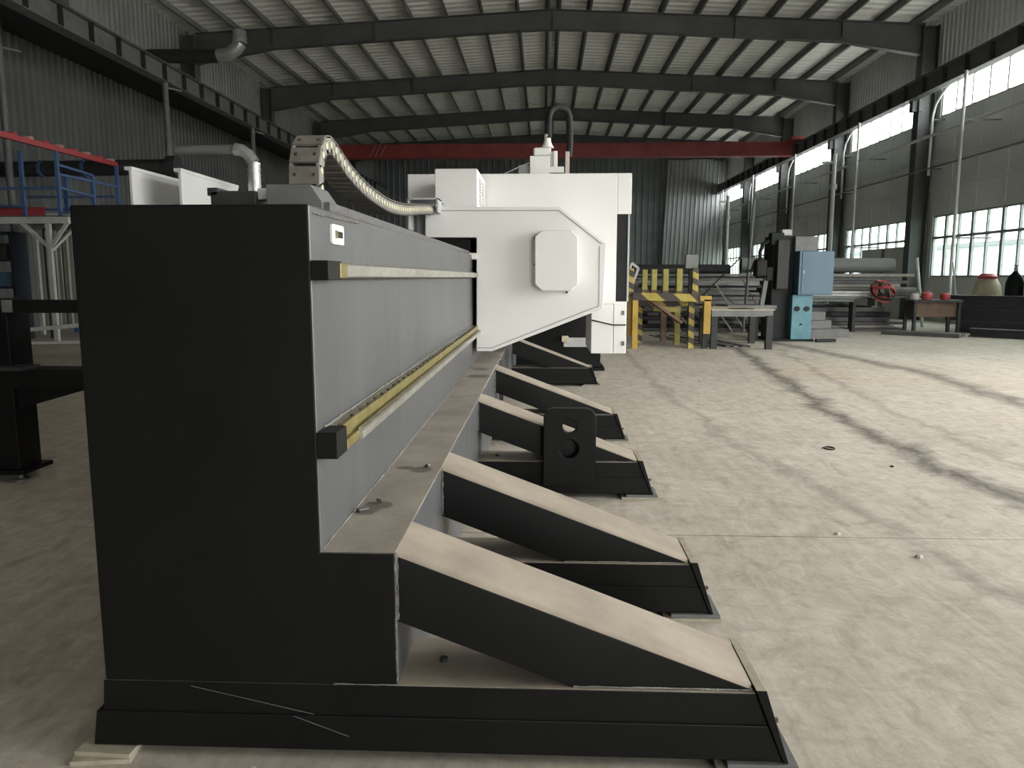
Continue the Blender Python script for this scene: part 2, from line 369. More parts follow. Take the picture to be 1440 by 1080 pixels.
# ------------------------------------------------------------------ the hall: floor, roof, walls
XR, XL, XA, RIDGE = 12.6, -12.1, -14.0, 0.25
COLS = [26.4 + 7.25 * k for k in range(-5, 5)]          # column lines -9.85 ... 55.4
m = MB(); JY = 4.085
for (a, b) in ((Y_REAR, JY), (JY + 0.010, Y_FAR)):
    m.box(XA - 0.2, XR + 0.3, a, b, -0.3, 0.0)
m.box(XA - 0.2, XR + 0.3, JY - 0.002, JY + 0.012, -0.3, -0.012, 1)
struct(m, 'floor', [FLOOR, DKSTEEL])
def roof_top(x):     # height of the rafter top flange
    return 9.99 - 0.62 * abs(x - RIDGE) / 12.3
m = MB()
for sgn, xe in ((1, XR + 0.2), (-1, XL - 0.2)):
    z0, z1 = roof_top(RIDGE) + 0.22, roof_top(xe) + 0.22
    d = Vector((xe - RIDGE, 0, z1 - z0)); ln = d.length
    corrugated(m, (RIDGE, Y_REAR, z0), (0, 1, 0), Y_FAR - Y_REAR, d, ln, (0, 0, 1), 0.42, 0.05)
ceiling = struct(m, 'ceiling', ROOF, org=(0, 20, 9))
def purlin(x, parent):
    z = roof_top(x); mm = MB()
    mm.box(x - 0.006, x + 0.006, Y_REAR, Y_FAR, z, z + 0.2)
    mm.box(x - 0.075, x + 0.006, Y_REAR, Y_FAR, z + 0.19, z + 0.202); mm.box(x - 0.006, x + 0.075, Y_REAR, Y_FAR, z, z + 0.012)
    build(mm, 'purlin', PURLIN, parent)
for k in range(1, 11):
    purlin(RIDGE + 1.16 * k, ceiling); purlin(RIDGE - 1.16 * k, ceiling)
purlin(RIDGE + 0.18, ceiling); purlin(RIDGE - 0.18, ceiling)
def rafter(y):
    mm = MB(); xl, xr = XL + 0.5, XR - 0.5
    top = [(xl, roof_top(xl)), (RIDGE, roof_top(RIDGE)), (xr, roof_top(xr))]
    bot = [(xr, 8.45), (xr - 2.6, 8.90), (RIDGE + 1.2, 9.36), (RIDGE, 9.39), (RIDGE - 1.2, 9.36), (xl + 2.6, 8.90), (xl, 8.45)]
    mm.prism([(x, z) for x, z in bot][::-1] + top[::-1], 'y', y - 0.01, y + 0.01)
    for seq in (top, bot):
        for (x0, z0), (x1, z1) in zip(seq[:-1], seq[1:]): mm.bar((x0, y, z0), (x1, y, z1), 0.26, 0.025)
    for x in (xl + 2.6, xl + 6, RIDGE, xr - 6, xr - 2.6): mm.box(x - 0.01, x + 0.01, y - 0.12, y + 0.12, 9.05, roof_top(x))
    return build(mm, 'rafter', RAFTER, ceiling)
for y in COLS[:-1]: rafter(y)
for y in COLS[3:-1]:                                      # slanting fly braces under the right slope
    for x in (RIDGE + 4.1, RIDGE + 8.7):
        mm = MB(); mm.bar((x, y + 0.05, 9.1), (x + 0.15, y + 0.75, roof_top(x) + 0.05), 0.05, 0.05); build(mm, 'fly_brace', PURLIN, ceiling)
# right wall: two bands of windows between the columns
SILL, LTOP, UBOT, UTOP = 1.40, 3.37, 6.44, 7.62
BAYS = list(zip(COLS[:-1], COLS[1:]))
m = MB(); T0, T1 = XR, XR + 0.18; DOORBAYS = (1, 2); SDZ = 5.6      # two big side doors stand open beside the photographer
def side_door(i): return (BAYS[i][0] + 0.4, BAYS[i][1] - 0.4)
spans_u = [(a + 0.62, b - 0.42) for (a, b) in BAYS]; spans_l = [(a + 1.45, b - 0.45) for (a, b) in BAYS]
def strip(z0, z1, holes):
    e = Y_REAR
    for (a, b) in holes:
        if a > e: m.box(T0, T1, e, a, z0, z1)
        e = b
    m.box(T0, T1, e, Y_FAR, z0, z1)
SD = [side_door(i) for i in DOORBAYS]
LW = [side_door(i) if i in DOORBAYS else spans_l[i] for i in range(len(BAYS))]
strip(0, SILL, SD); strip(SILL, LTOP, LW); strip(LTOP, SDZ, SD); strip(SDZ, UBOT, []); strip(UBOT, UTOP, spans_u)
corrugated(m, (T0, Y_REAR, UTOP), (0, 1, 0), Y_FAR - Y_REAR, (0, 0, 1), 2.0, (-1, 0, 0), 0.26, 0.04, 0)
m.box(T0 + 0.02, T1, Y_REAR, Y_FAR, UTOP, 9.75)
wall_right = struct(m, 'wall_right', WALLG)
for z in (4.15, 5.05):                                     # horizontal girts
    g = MB(); g.box(T0 - 0.07, T0, SD[-1][1] + 0.1, Y_FAR, z, z + 0.12); build(g, 'girt', WALLG, wall_right)
for (a, b) in BAYS[3:]:                                    # panel seams
    for k in range(1, 5):
        g = MB(); y = a + (b - a) * k / 5; g.box(T0 - 0.02, T0, y - 0.012, y + 0.012, LTOP + 0.1, UBOT - 0.05); build(g, 'panel_joint', WALLG, wall_right)
TRIM = [0]
def column(x0, x1, y, zb):
    c = MB(); c.box(x0, x0 + 0.02, y - 0.2, y + 0.2, zb, 9.35); c.box(x1 - 0.02, x1, y - 0.2, y + 0.2, zb, 9.35); c.box(x0, x1, y - 0.01, y + 0.01, zb, 9.35)
    TRIM[0] += 1; struct(c, 'trim_%d' % TRIM[0], RAFTER)
for y in COLS[:-1]: column(XR - 0.58, XR - 0.08, y, 0)
def window(n, a, b, z0, z1, npane, transom, gm):
    f = MB(); x0, x1 = XR + 0.03, XR + 0.10
    f.box(x0, x1, a, b, z0, z0 + 0.06); f.box(x0, x1, a, b, z1 - 0.06, z1); f.box(x0, x1, a, a + 0.06, z0, z1); f.box(x0, x1, b - 0.06, b, z0, z1)
    win = struct(f, 'window_%d' % n, FRAME, org=(x0, (a + b) / 2, z0))
    rows = [(z0, z1)] if transom is None else [(z0, transom), (transom, z1)]
    if transom:
        t = MB(); t.box(x0 - 0.02, x1, a, b, transom - 0.04, transom + 0.04); build(t, 'transom', FRAME, win)
    for k in range(1, npane):
        y = a + (b - a) * k / npane; wd = 0.032 if (transom is None or k % 2) else 0.06
        t = MB(); t.box(x0 - 0.005, x1, y - wd, y + wd, z0, z1); build(t, 'mullion', FRAME, win)
    for (r0, r1) in rows:
        for k in range(npane):
            p = MB(); p.box(x0 + 0.03, x0 + 0.036, a + (b - a) * k / npane, a + (b - a) * (k + 1) / npane, r0, r1); build(p, 'pane', gm, win)
n = 1
for i in range(len(BAYS)):
    window(n, *spans_u[i], UBOT, UTOP, 7, None, GLASS); n += 1
    if i in DOORBAYS: continue
    window(n, *spans_l[i], SILL, LTOP, 7, 2.66, TGLASS); n += 1
# left: upper wall above an open side aisle, the aisle's own wall further back
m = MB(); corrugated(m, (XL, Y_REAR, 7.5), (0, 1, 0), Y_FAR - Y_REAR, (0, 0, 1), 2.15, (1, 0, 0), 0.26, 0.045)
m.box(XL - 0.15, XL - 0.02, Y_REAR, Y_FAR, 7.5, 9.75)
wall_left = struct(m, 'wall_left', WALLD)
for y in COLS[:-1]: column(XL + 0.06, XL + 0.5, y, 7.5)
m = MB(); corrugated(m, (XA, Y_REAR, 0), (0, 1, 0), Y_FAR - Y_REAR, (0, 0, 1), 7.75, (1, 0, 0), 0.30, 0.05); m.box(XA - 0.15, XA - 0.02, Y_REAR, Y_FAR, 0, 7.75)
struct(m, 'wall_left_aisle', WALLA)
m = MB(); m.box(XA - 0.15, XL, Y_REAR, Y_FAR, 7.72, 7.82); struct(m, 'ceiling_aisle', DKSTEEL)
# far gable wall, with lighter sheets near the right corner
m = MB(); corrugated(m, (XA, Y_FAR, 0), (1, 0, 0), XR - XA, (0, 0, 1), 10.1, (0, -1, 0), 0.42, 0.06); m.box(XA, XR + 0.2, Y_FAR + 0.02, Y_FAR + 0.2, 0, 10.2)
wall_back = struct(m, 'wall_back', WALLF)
for (xa, xb, lean, ztop) in ((8.1, 9.95, 0.10, 9.35), (9.6, 11.25, 0.25, 9.4), (10.7, 12.15, 0.40, 9.3)):
    s_ = MB(); corrugated(s_, (xa, Y_FAR - 0.9 - lean, 0.0), (1, 0, 0), xb - xa, Vector((0.04, lean / 9.4, 1)), ztop, (0, -1, 0), 0.30, 0.08)
    build(s_, 'corrugated_panel', SILVER, wall_back)
# wall behind the photographer with its open doorway
m = MB(); D0, D1, DZ = 3.0, 7.0, 4.0
m.box(XA, D0, Y_REAR - 0.2, Y_REAR, 0, 10.2); m.box(D1, XR + 0.2, Y_REAR - 0.2, Y_REAR, 0, 10.2); m.box(D0, D1, Y_REAR - 0.2, Y_REAR, DZ, 10.2)
struct(m, 'wall_front', WALLG)
m = MB(); m.box(D0 - 0.15, D0, Y_REAR - 0.25, Y_REAR + 0.06, 0, DZ); m.box(D1, D1 + 0.15, Y_REAR - 0.25, Y_REAR + 0.06, 0, DZ); m.box(D0 - 0.15, D1 + 0.15, Y_REAR - 0.25, Y_REAR + 0.06, DZ, DZ + 0.2)
struct(m, 'door_1', GREYSTEEL)
for k, (a, b) in enumerate(SD):
    m = MB(); m.box(T0 - 0.04, T1 + 0.04, a - 0.12, a, 0, SDZ); m.box(T0 - 0.04, T1 + 0.04, b, b + 0.12, 0, SDZ); m.box(T0 - 0.04, T1 + 0.04, a - 0.12, b + 0.12, SDZ, SDZ + 0.15)
    struct(m, 'door_%d' % (k + 2), GREYSTEEL)
m = MB(); m.box(-60, 90, -80, 120, -0.5, -0.32); struct(m, 'ground_outside', YARD)
yb = thing('yard_building', 'pale low building across the yard seen through the windows', 'building', (40, 25, -0.32))
m = MB(); m.box(40, 46, -40, 110, -0.32, 4.2); build(m, 'wall', LGREY, yb)
m = MB(); m.box(39.5, 46.5, -40.5, 110.5, 4.2, 4.6); build(m, 'roof', GREYSTEEL, yb)

# ------------------------------------------------------------------ crane runway girders, bridge crane, pipes on the walls
def girder(x, side, label):
    t = thing('runway_girder', label, 'girder', (x, 20, 7.05))
    g = MB(); g.ibeam((x, Y_REAR + 0.1, 7.315), (x, Y_FAR - 0.1, 7.315), 0.53, 0.30, 0.022); build(g, 'beam', GREYSTEEL, t)
    r = MB(); r.box(x - 0.035, x + 0.035, Y_REAR + 0.1, Y_FAR - 0.1, 7.58, 7.66); build(r, 'rail', DKSTEEL, t)
    y = 12.0
    first = None
    while y < 52:
        if first is None:
            s_ = MB(); s_.box(x - 0.14, x + 0.14, y - 0.012, y + 0.012, 7.07, 7.56); first = build(s_, 'stiffener', DKSTEEL, t)
        else:
            c = first.copy(); COL.objects.link(c); c.parent = t; c.location = (0, y - 12.0, 0)
        y += 1.22
    for y in (COLS[2:-1] if side > 0 else []):
        b = MB(); xa, xb = (x, XR - 0.58) if side > 0 else (XL + 0.5, x)
        b.prism([(xa - 0.15 * (side < 0), 7.05), (xa - 0.15 * (side < 0), 6.7), (xb + 0.15 * (side > 0), 6.7), (xb + 0.15 * (side > 0), 7.05)], 'y', y - 0.12, y + 0.12); build(b, 'bracket', RAFTER, t)
girder(11.85, 1, 'grey crane runway girder along the windowed wall')
girder(-11.15, -1, 'grey crane runway girder with ribs above the open side aisle')
cr = thing('bridge_crane', 'dark red bridge crane beam spanning the hall near its far end', 'crane', (0.3, 38, 7.1))
g = MB(); g.box(-10.95, 11.65, 37.8, 38.2, 7.1, 7.72); build(g, 'bridge_girder', REDBEAM, cr)
for x in (-11.15, 11.85):
    g = MB(); g.box(min(x, x - 0.35 * (x > 0)) - 0.12, max(x, x + 0.35 * (x < 0)) + 0.12, 37.2, 38.8, 7.68, 7.84); build(g, 'end_carriage', REDBEAM, cr)
    for y in (37.4, 38.6):
        g = MB(); g.tube([(x - 0.08, y, 7.76), (x + 0.08, y, 7.76)], 0.12, 14); build(g, 'wheel', DKSTEEL, cr, smooth=True)
g = MB(); g.box(-10.95, 11.65, 37.72, 38.28, 7.07, 7.10); build(g, 'bottom_flange', REDBEAM, cr)
for k in range(3):
    g = MB(); g.bar((-8.4 + 0.25 * k, 37.78, 7.15), (-8.1 + 0.25 * k, 37.78, 7.7), 0.05, 0.01); build(g, 'marking_bar', PINK, cr)
for k in range(5):
    y = 22.55 + 7.25 * k
    t = thing('wall_riser_pipe', 'pale riser pipe clamped to the windowed wall ' + ('beside the cream sack', 'beside the grey window board', 'behind the blue drill cabinet', 'near the end of the red crane', 'beside the silver corrugated sheets')[k], 'pipe', (11.55, y, 0), 'riser pipes along the windowed wall')
    g = MB(); g.tube([(11.55, y, 0), (11.55, y, 7.03)], 0.045, 10); build(g, 'pipe', WPIPE, t, smooth=True)
    for z in (2.5, 5.72):
        g = MB(); g.box(11.55, XR, y - 0.02, y + 0.02, z - 0.02, z + 0.02); build(g, 'wall_bracket', GREYSTEEL, t)
t = MB(); t.tube([(11.9, 12, 5.73), (11.9, 54, 5.73)], 0.05, 8); tag(build(t, 'service_pipe', WPIPE, smooth=True), 'long thin horizontal pipe running under the high windows', 'pipe')
t = MB(); t.tube([(11.93, 12, 4.75), (11.93, 54, 4.75)], 0.03, 8); tag(build(t, 'cable_conduit', GREYSTEEL, smooth=True), 'thin dark conduit running along the wall between window rows', 'conduit')
for k, y in enumerate((18.9, 23.0, 29.8, 36.6)):
    px_ = -13.15 if k == 0 else -11.1
    t = thing('aisle_post', ('slim round steel post rising behind the raised platform', 'slim round steel post beyond the flanged end of the black duct', 'slim round steel post behind the small foil duct', 'slim round steel post close to the red bridge crane')[k], 'post', (px_, y, 0), 'slim posts along the side aisle')
    g = MB(); g.tube([(px_, y, 0), (px_, y, 7.04 if k else 7.7)], 0.085, 12); build(g, 'shaft', GREYSTEEL, t, smooth=True)
    g = MB(); g.box(px_ - 0.2, px_ + 0.2, y - 0.2, y + 0.2, 0, 0.02); build(g, 'base_plate', GREYSTEEL, t)
    g = MB(); g.bar((px_, y, 6.9), (px_ + 0.35, y + 0.3, 6.86), 0.05, 0.04); build(g, 'outrigger', PURLIN, t)
for (px, y, lab) in ((10.45, 29.0, 'white standpipe with valves beside the blue drill cabinet'), (9.25, 40.0, 'white standpipe in front of the silver corrugated sheets')):
    t = thing('standpipe', lab, 'pipe', (px, y, 0)); zt = 1.4 + 164 * y / 1080 if y < 30 else 1.4 + 110 * y / 1080
    g = MB(); g.tube([(px, y, 0), (px, y, zt)], 0.075, 10); build(g, 'pipe', WPIPE, t, smooth=True)
    for f_ in (0.35, 0.8):
        g = MB(); g.tube([(px, y, zt * f_ - 0.09), (px, y, zt * f_ + 0.09)], 0.13, 10); build(g, 'coupling', LGREY, t, smooth=True)
    g = MB(); g.tube([(px, y, zt - 0.3), (px - 0.45, y, zt - 0.3)], 0.05, 8); build(g, 'branch', WPIPE, t, smooth=True)
for i in (3, 4, 5, 6, 7):                                   # rainwater elbows beside the columns
    if i + 2 >= len(COLS) - 1: continue
    y = COLS[i + 2] - 0.75
    t = thing('drain_elbow', 'white drain pipe bending down the wall beside a dark column', 'pipe', (12.3, y, 3), 'drain pipes beside the columns')
    g = MB(); g.tube([(12.2, y - 1.3, 7.35), (12.2, y - 0.5, 7.0), (12.2, y - 0.15, 6.75), (12.2, y, 6.4), (12.2, y, 4.6)], 0.04, 8); build(g, 'pipe', WPIPE, t, smooth=True)
    g = MB(); g.tube([(12.2, y, 5.95), (12.2, y, 6.1)], 0.06, 8); build(g, 'collar', LGREY, t, smooth=True)
    for z in (4.8, 6.3):
        g = MB(); g.box(12.2, XR, y - 0.015, y + 0.015, z, z + 0.03); build(g, 'clip', GREYSTEEL, t)

# ------------------------------------------------------------------ the long machine bed in the foreground
BX0, BX1, BZ, YB0, YB1 = -1.277, -0.625, 1.593, 2.0575, 13.0
LX, LZ = -0.415, 0.63
bed = thing('machine_bed', 'long black steel machine bed with dusty ledge and sloped outrigger feet', 'machine', (-0.9, 2.1, 0))
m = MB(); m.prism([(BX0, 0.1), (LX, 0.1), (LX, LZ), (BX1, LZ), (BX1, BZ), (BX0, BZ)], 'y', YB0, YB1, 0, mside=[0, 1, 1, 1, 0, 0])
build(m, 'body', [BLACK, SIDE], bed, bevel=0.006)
for (a, b, dz) in ((YB0 + 0.004, 5.235, 0.004), (5.245, YB1, 0.010)):
    m = MB(); m.box(BX1, LX + 0.002, a, b, LZ, LZ + dz); build(m, 'ledge_plate', LEDGE, bed, bevel=0.002)
def weld(p0, p1, r, step=0.02, name='weld_bead'):
    p0, p1 = Vector(p0), Vector(p1); k = max(3, int((p1 - p0).length / step)); mm = MB()
    pts = [p0.lerp(p1, i / k) + Vector((random.uniform(-1, 1), 0, random.uniform(-1, 1))) * r * 0.25 for i in range(k + 1)]
    mm.tube(pts, r, 5, radii=[r * random.uniform(0.45, 1.15) for _ in pts]); return build(mm, name, WELD, bed, smooth=True)
weld((BX1 + 0.001, YB0 + 0.02, LZ + 0.003), (BX1 + 0.001, 6.9, LZ + 0.006), 0.0045, 0.035)
weld((LX, YB0 + 0.004, 0.245), (LX, YB0 + 0.004, LZ), 0.004)
weld((-0.60, YB0 - 0.002, 0.237), (LX, YB0 - 0.002, 0.237), 0.003)
weld((BX1 + 0.003, YB0 + 0.03, BZ - 0.02), (BX1 + 0.003, 2.6, BZ - 0.012), 0.005, 0.018)
FEET = [0.0, 0.98, 2.73, 4.43, 7.85]; FY = 2.05; FW = 0.31; FZ = 0.235
for k, dy in enumerate(FEET):
    y0, y1 = FY + dy, FY + dy + FW
    m = MB()
    poly = [(BX0 - 0.02, 0.03), (0.685, 0.03), (0.605, FZ), (BX0 - 0.005, FZ)]
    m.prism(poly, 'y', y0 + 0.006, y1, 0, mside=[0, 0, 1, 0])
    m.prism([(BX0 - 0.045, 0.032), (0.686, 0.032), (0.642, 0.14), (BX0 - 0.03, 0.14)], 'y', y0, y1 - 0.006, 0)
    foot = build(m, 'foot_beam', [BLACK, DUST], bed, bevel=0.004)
    a = MB(); ya, yb_ = y0 + 0.02, y1 - 0.005
    rings = []; rr, na = 0.022, 5                           # hollow-section arm: rounded upper edges, dust on top
    for (x, zb, zt) in ((LX, 0.425, LZ + 0.004), (0.085, FZ, 0.4454), (0.60, FZ, FZ + 0.012)):
        ring = [(x, ya, zb), (x, yb_, zb)]
        ring += [(x, yb_ - rr + rr * math.cos(q * PI / 2 / na), max(zb + 0.001 * (q + 1), zt - rr + rr * math.sin(q * PI / 2 / na))) for q in range(na + 1)]
        ring += [(x, ya + rr - rr * math.sin(q * PI / 2 / na), max(zb + 0.001 * (na + 1 - q), zt - rr + rr * math.cos(q * PI / 2 / na))) for q in range(na + 1)]
        rings.append(ring)
    nr = len(rings[0]); fs, ms = [list(range(nr))[::-1], list(range(2 * nr, 3 * nr))], [0, 0]
    for i in range(2):
        for q in range(nr):
            j = (q + 1) % nr; fs.append((i * nr + q, i * nr + j, (i + 1) * nr + j, (i + 1) * nr + q)); ms.append(1 if 3 <= q <= 2 * na + 1 else 0)
    a.add([p for r_ in rings for p in r_], fs, ms)
    build(a, 'brace_arm', [BLACK, DUST], bed, smooth=True)
    e = MB(); e.prism([(0.615, FZ - 0.02), (0.690, 0.028), (0.704, 0.028), (0.632, FZ + 0.014), (0.602, FZ + 0.014), (0.609, FZ)], 'y', y0 - 0.004, y1 + 0.004, 0, mside=[0, 0, 0, 1, 0, 0])
    build(e, 'end_plate', [BLACK, TAN], bed, bevel=0.002)
    weld((LX + 0.004, ya, 0.43), (LX + 0.004, ya, LZ - 0.005), 0.004, 0.012)
    weld((0.09, ya - 0.002, FZ + 0.003), (0.595, ya - 0.002, FZ + 0.003), 0.0035, 0.03)
    g = MB(); g.tube([(-0.30, (y0 + y1) / 2, FZ - 0.002), (-0.30, (y0 + y1) / 2, FZ + 0.012)], 0.014, 6); build(g, 'anchor_bolt', DKSTEEL, foot)
    r = MB(); r.bar((0.684, y0 + 0.1, 0.10), (0.70, y0 + 0.1, 0.10), 0.012, 0.012); build(r, 'jack_screw', RUST, foot)
g = MB(); g.bar((-1.02, FY + 0.0035, 0.222), (-0.66, FY + 0.0035, 0.142), 0.002, 0.0012); g.bar((-0.72, FY - 0.001, 0.138), (-0.56, FY - 0.001, 0.078), 0.002, 0.0012); build(g, 'scratch', GREYSTEEL, bed)
# lifting lug bolted on the third foot
ly = FY + FEET[2] - 0.03
lug = plate(rounded(0.008, 0.325, 0.10, 0.585, 0.06, 6, (0, 1, 1, 0)), [(0.166, 0.478, 0.050), (0.164, 0.335, 0.066)], 0.045, Matrix.Translation((0, ly, 0)) @ XZ, 'lifting_lug', BLACK, bed, 0.006)
# linear rails, end stops, rack
def rail(z0, z1, depth, ystart):
    b = MB(); b.box(BX1, BX1 + depth * 0.6, ystart + 0.02, 12.5, z0, z1, 0, top=1); bar_ = build(b, 'rail_bar', [SIDE, TAN], bed, bevel=0.002)
    s_ = MB(); s_.box(BX1, BX1 + depth, YB0 - 0.004, ystart + 0.03, z0 - 0.004, z1 + 0.004); build(s_, 'end_stop', BLACK, bed, bevel=0.003)
    return bar_
rail(1.396, 1.441, 0.05, 2.16)
g = MB(); g.box(BX1 + 0.028, BX1 + 0.052, 2.185, 12.5, 1.400, 1.437); build(g, 'guide_rail', STEEL, bed, bevel=0.004)
g = MB(); g.box(BX1 + 0.026, BX1 + 0.054, 2.165, 2.24, 1.397, 1.440); build(g, 'rail_end_cap', BRASS, bed, bevel=0.003)
rail(0.905, 0.972, 0.058, 2.13)
g = MB(); g.box(BX1 + 0.03, BX1 + 0.048, 2.165, 12.5, 0.944, 0.978); g.box(BX1 + 0.035, BX1 + 0.058, 2.165, 12.5, 0.905, 0.934); g.box(BX1 + 0.03, BX1 + 0.042, 2.165, 12.5, 0.93, 0.95); build(g, 'guide_rail', BRASS, bed, bevel=0.002)
g = MB(); g.box(BX1 + 0.056, BX1 + 0.072, 2.3, 6.74, 0.908, 0.936); build(g, 'gear_rack', STEEL, bed, bevel=0.001)
g = MB(); y = 2.3
while y < 6.7:
    g.box(BX1 + 0.058, BX1 + 0.077, y, y + 0.009, 0.934, 0.944); y += 0.018
tag(build(g, 'rack_teeth', STEEL, bed), kind='stuff')
g = MB(); y = 2.3
while y < 6.7:
    g.tube([(BX1 + 0.039, y, 0.976), (BX1 + 0.039, y, 0.984)], 0.006, 6); y += 0.11
tag(build(g, 'rail_screws', DKSTEEL, bed), kind='stuff')
weld((BX1 + 0.003, 2.12, 0.978), (BX1 + 0.003, 6.8, 0.978), 0.006, 0.03)
weld((BX1 + 0.003, 2.2, 1.445), (BX1 + 0.003, 6.8, 1.445), 0.004, 0.03)
weld((BX1 + 0.003, 2.12, 1.392), (BX1 + 0.003, 6.8, 1.392), 0.004, 0.03)
# things fixed along the top edge
g = MB(); g.box(-0.745, -0.645, 2.34, 12.0, BZ, BZ + 0.032); build(g, 'top_strip', ROUGHTOP, bed, bevel=0.002)
g = MB(); g.prism([(-0.835, BZ), (-0.665, BZ), (-0.665, BZ + 0.03), (-0.70, BZ + 0.083), (-0.835, BZ + 0.083)], 'y', 2.33, 2.52); build(g, 'tray_end_block', GREYSTEEL, bed, bevel=0.003)
g = MB(); g.box(-1.08, -0.90, 2.60, 12.0, BZ, BZ + 0.02); g.box(-1.08, -1.07, 2.60, 12, BZ, BZ + 0.04); g.box(-0.91, -0.90, 2.6, 12, BZ, BZ + 0.04); build(g, 'chain_tray', DKSTEEL, bed)
sp_ = plate(rounded(0, 0.13, 0, 0.056, 0.008), [(0.012, 0.009, 0.004), (0.118, 0.009, 0.004), (0.012, 0.047, 0.004), (0.118, 0.047, 0.004), (0.065, 0.009, 0.004), (0.065, 0.047, 0.004)], 0.006,
            Matrix.Translation((BX1 + 0.004, 2.255, 1.498)) @ Matrix(((0, 0, 1, 0), (1, 0, 0, 0), (0, 1, 0, 0), (0, 0, 0, 1))), 'sensor_plate', WHITE, bed, 0.001)
g = MB(); g.box(BX1 + 0.006, BX1 + 0.011, 2.285, 2.312, 1.515, 1.538); build(g, 'sensor_cap', BRASS, sp_, bevel=0.002)
g = MB(); g.box(BX1 + 0.006, BX1 + 0.012, 2.315, 2.36, 1.517, 1.536); build(g, 'sensor_body', RUBBER, sp_, bevel=0.002)
# cross support of the bed further back
g = MB(); g.box(-0.42, 0.86, 11.6, 12.4, 0.05, 1.30); build(g, 'rear_support', BLACK, bed, bevel=0.01)
g = MB(); g.box(-0.42, 0.92, 11.55, 12.45, 0.0, 0.05); build(g, 'support_base', BLACK, bed, bevel=0.004)
g = MB(); g.box(0.30, 0.66, 11.57, 11.6, 0.36, 0.50); cv_ = build(g, 'cover_plate', LGREY, bed, bevel=0.004)
g = MB(); g.box(0.27, 0.37, 11.5, 11.57, 0.44, 0.53); build(g, 'limit_switch', BAG, cv_, bevel=0.004)
g = MB(); g.box(LX, LX + 0.04, 7.15, 7.2, 0.25, 0.63); build(g, 'gusset', SIDE, bed, bevel=0.002)

# loose pieces lying on the machine
def blockthing(name, label, cat, boxes, mats, bevel=0.003):
    mm = MB()
    for b in boxes: mm.box(*b)
    return tag(build(mm, name, mats, bevel=bevel), label, cat)
t = thing('clamp_block', 'black stepped steel block lying on top of the machine bed', 'block', (-0.97, 2.45, BZ))
g = MB(); g.box(-1.045, -0.90, 2.42, 2.52, BZ, BZ + 0.075); build(g, 'body', DKSTEEL, t, bevel=0.004)
g = MB(); g.box(-1.055, -1.02, 2.42, 2.52, BZ + 0.06, BZ + 0.085); build(g, 'lip', DKSTEEL, t, bevel=0.003)
t = thing('grease_cup', 'small grey cup with a pale lid standing on the machine bed', 'cup', (-0.86, 2.47, BZ))
g = MB(); g.lathe((-0.862, 2.47, BZ), [(0.016, 0), (0.022, 0.045), (0.024, 0.05)], 14); build(g, 'cup', GREYSTEEL, t, smooth=True)
g = MB(); g.box(-0.905, -0.838, 2.44, 2.5, BZ + 0.05, BZ + 0.085); build(g, 'lid', LGREY, t, bevel=0.004)
for (x, y, rz, lab) in ((-0.603, 2.42, 0.7, 'loose bolt lying flat in the oil stain on the dusty ledge'), (-0.56, 2.53, 2.1, 'short loose bolt at the far rim of the oil stain on the ledge'), (-0.47, 3.03, 1.2, 'small black screw lying alone on the dusty ledge')):
    t = thing('loose_bolt', lab, 'bolt', (x, y, LZ + 0.004)); d = Vector((math.cos(rz), math.sin(rz), 0)); p = Vector((x, y, LZ + 0.0115)); k_ = 1.0 if y < 2.5 else 0.6
    g = MB(); g.tube([p, p + d * 0.035 * k_], 0.0045, 8); build(g, 'shank', GREYSTEEL, t, smooth=True)
    g = MB(); g.tube([p - d * 0.007, p], 0.0075, 6); build(g, 'head', DKSTEEL, t)
# shims under the feet
for k, dy in enumerate(FEET):
    y0 = FY + dy
    for j, (xa, xb, ya, yb_) in enumerate(((0.50, 0.735, y0 - 0.02, y0 + 0.22), (0.53, 0.73, y0 - 0.012, y0 + 0.2))):
        g = MB(); g.box(xa, xb, ya, yb_, 0.0138 * j, 0.0138 * (j + 1))
        tag(build(g, 'shim_plate', [TAN if j == 0 else GREYSTEEL], bevel=0.0015), ('lower' if j == 0 else 'upper') + ' flat shim plate under the ' + ('foot below the plain bed end', 'foot between bed end and lifting lug', 'foot with the lifting lug', 'foot just behind the lifting lug', 'foot beyond the white carriage')[k], 'shim plate', 'shims under the feet')
for j, (xa, xb, ya, yb_, rz) in enumerate(((-1.37, -1.2, 2.0, 2.14, 0.12), (-1.36, -1.19, 2.015, 2.16, -0.05))):
    g = MB(); c = ((xa + xb) / 2, (ya + yb_) / 2, 0.0145 * (j + 0.5)); g.obox(c, (xb - xa, yb_ - ya, 0.0145), Matrix.Rotation(rz, 3, 'Z'))
    tag(build(g, 'shim_plate', TAN, bevel=0.0015), ['pale packing plate on the floor under the plain end of the machine bed', 'upper pale packing plate between floor plate and plain bed end'][j], 'shim plate')

# drag chain arching over the bed to the carriage
CX = -1.0
path = []
ctrl = [(3.34, BZ + 0.05), (3.30, 1.72), (3.28, 1.82), (3.32, 1.92), (3.42, 1.975), (3.56, 1.955), (3.75, 1.91), (4.05, 1.865), (4.4, 1.84), (4.8, 1.832), (5.3, 1.855), (5.8, 1.90), (6.3, 1.945), (6.66, 1.965)]
def catmull(P, per):
    out = []
    for i in range(len(P) - 1):
        p0, p1, p2, p3 = P[max(i - 1, 0)], P[i], P[i + 1], P[min(i + 2, len(P) - 1)]
        for k in range(per):
            t = k / per; out.append(tuple(0.5 * (2 * b + (c - a) * t + (2 * a - 5 * b + 4 * c - d) * t * t + (3 * b - a - 3 * c + d) * t ** 3) for a, b, c, d in zip(p0, p1, p2, p3)))
    return out + [P[-1]]
dense = catmull(ctrl, 30)
PITCH = 0.075; samples = [dense[0]]; acc = 0.0
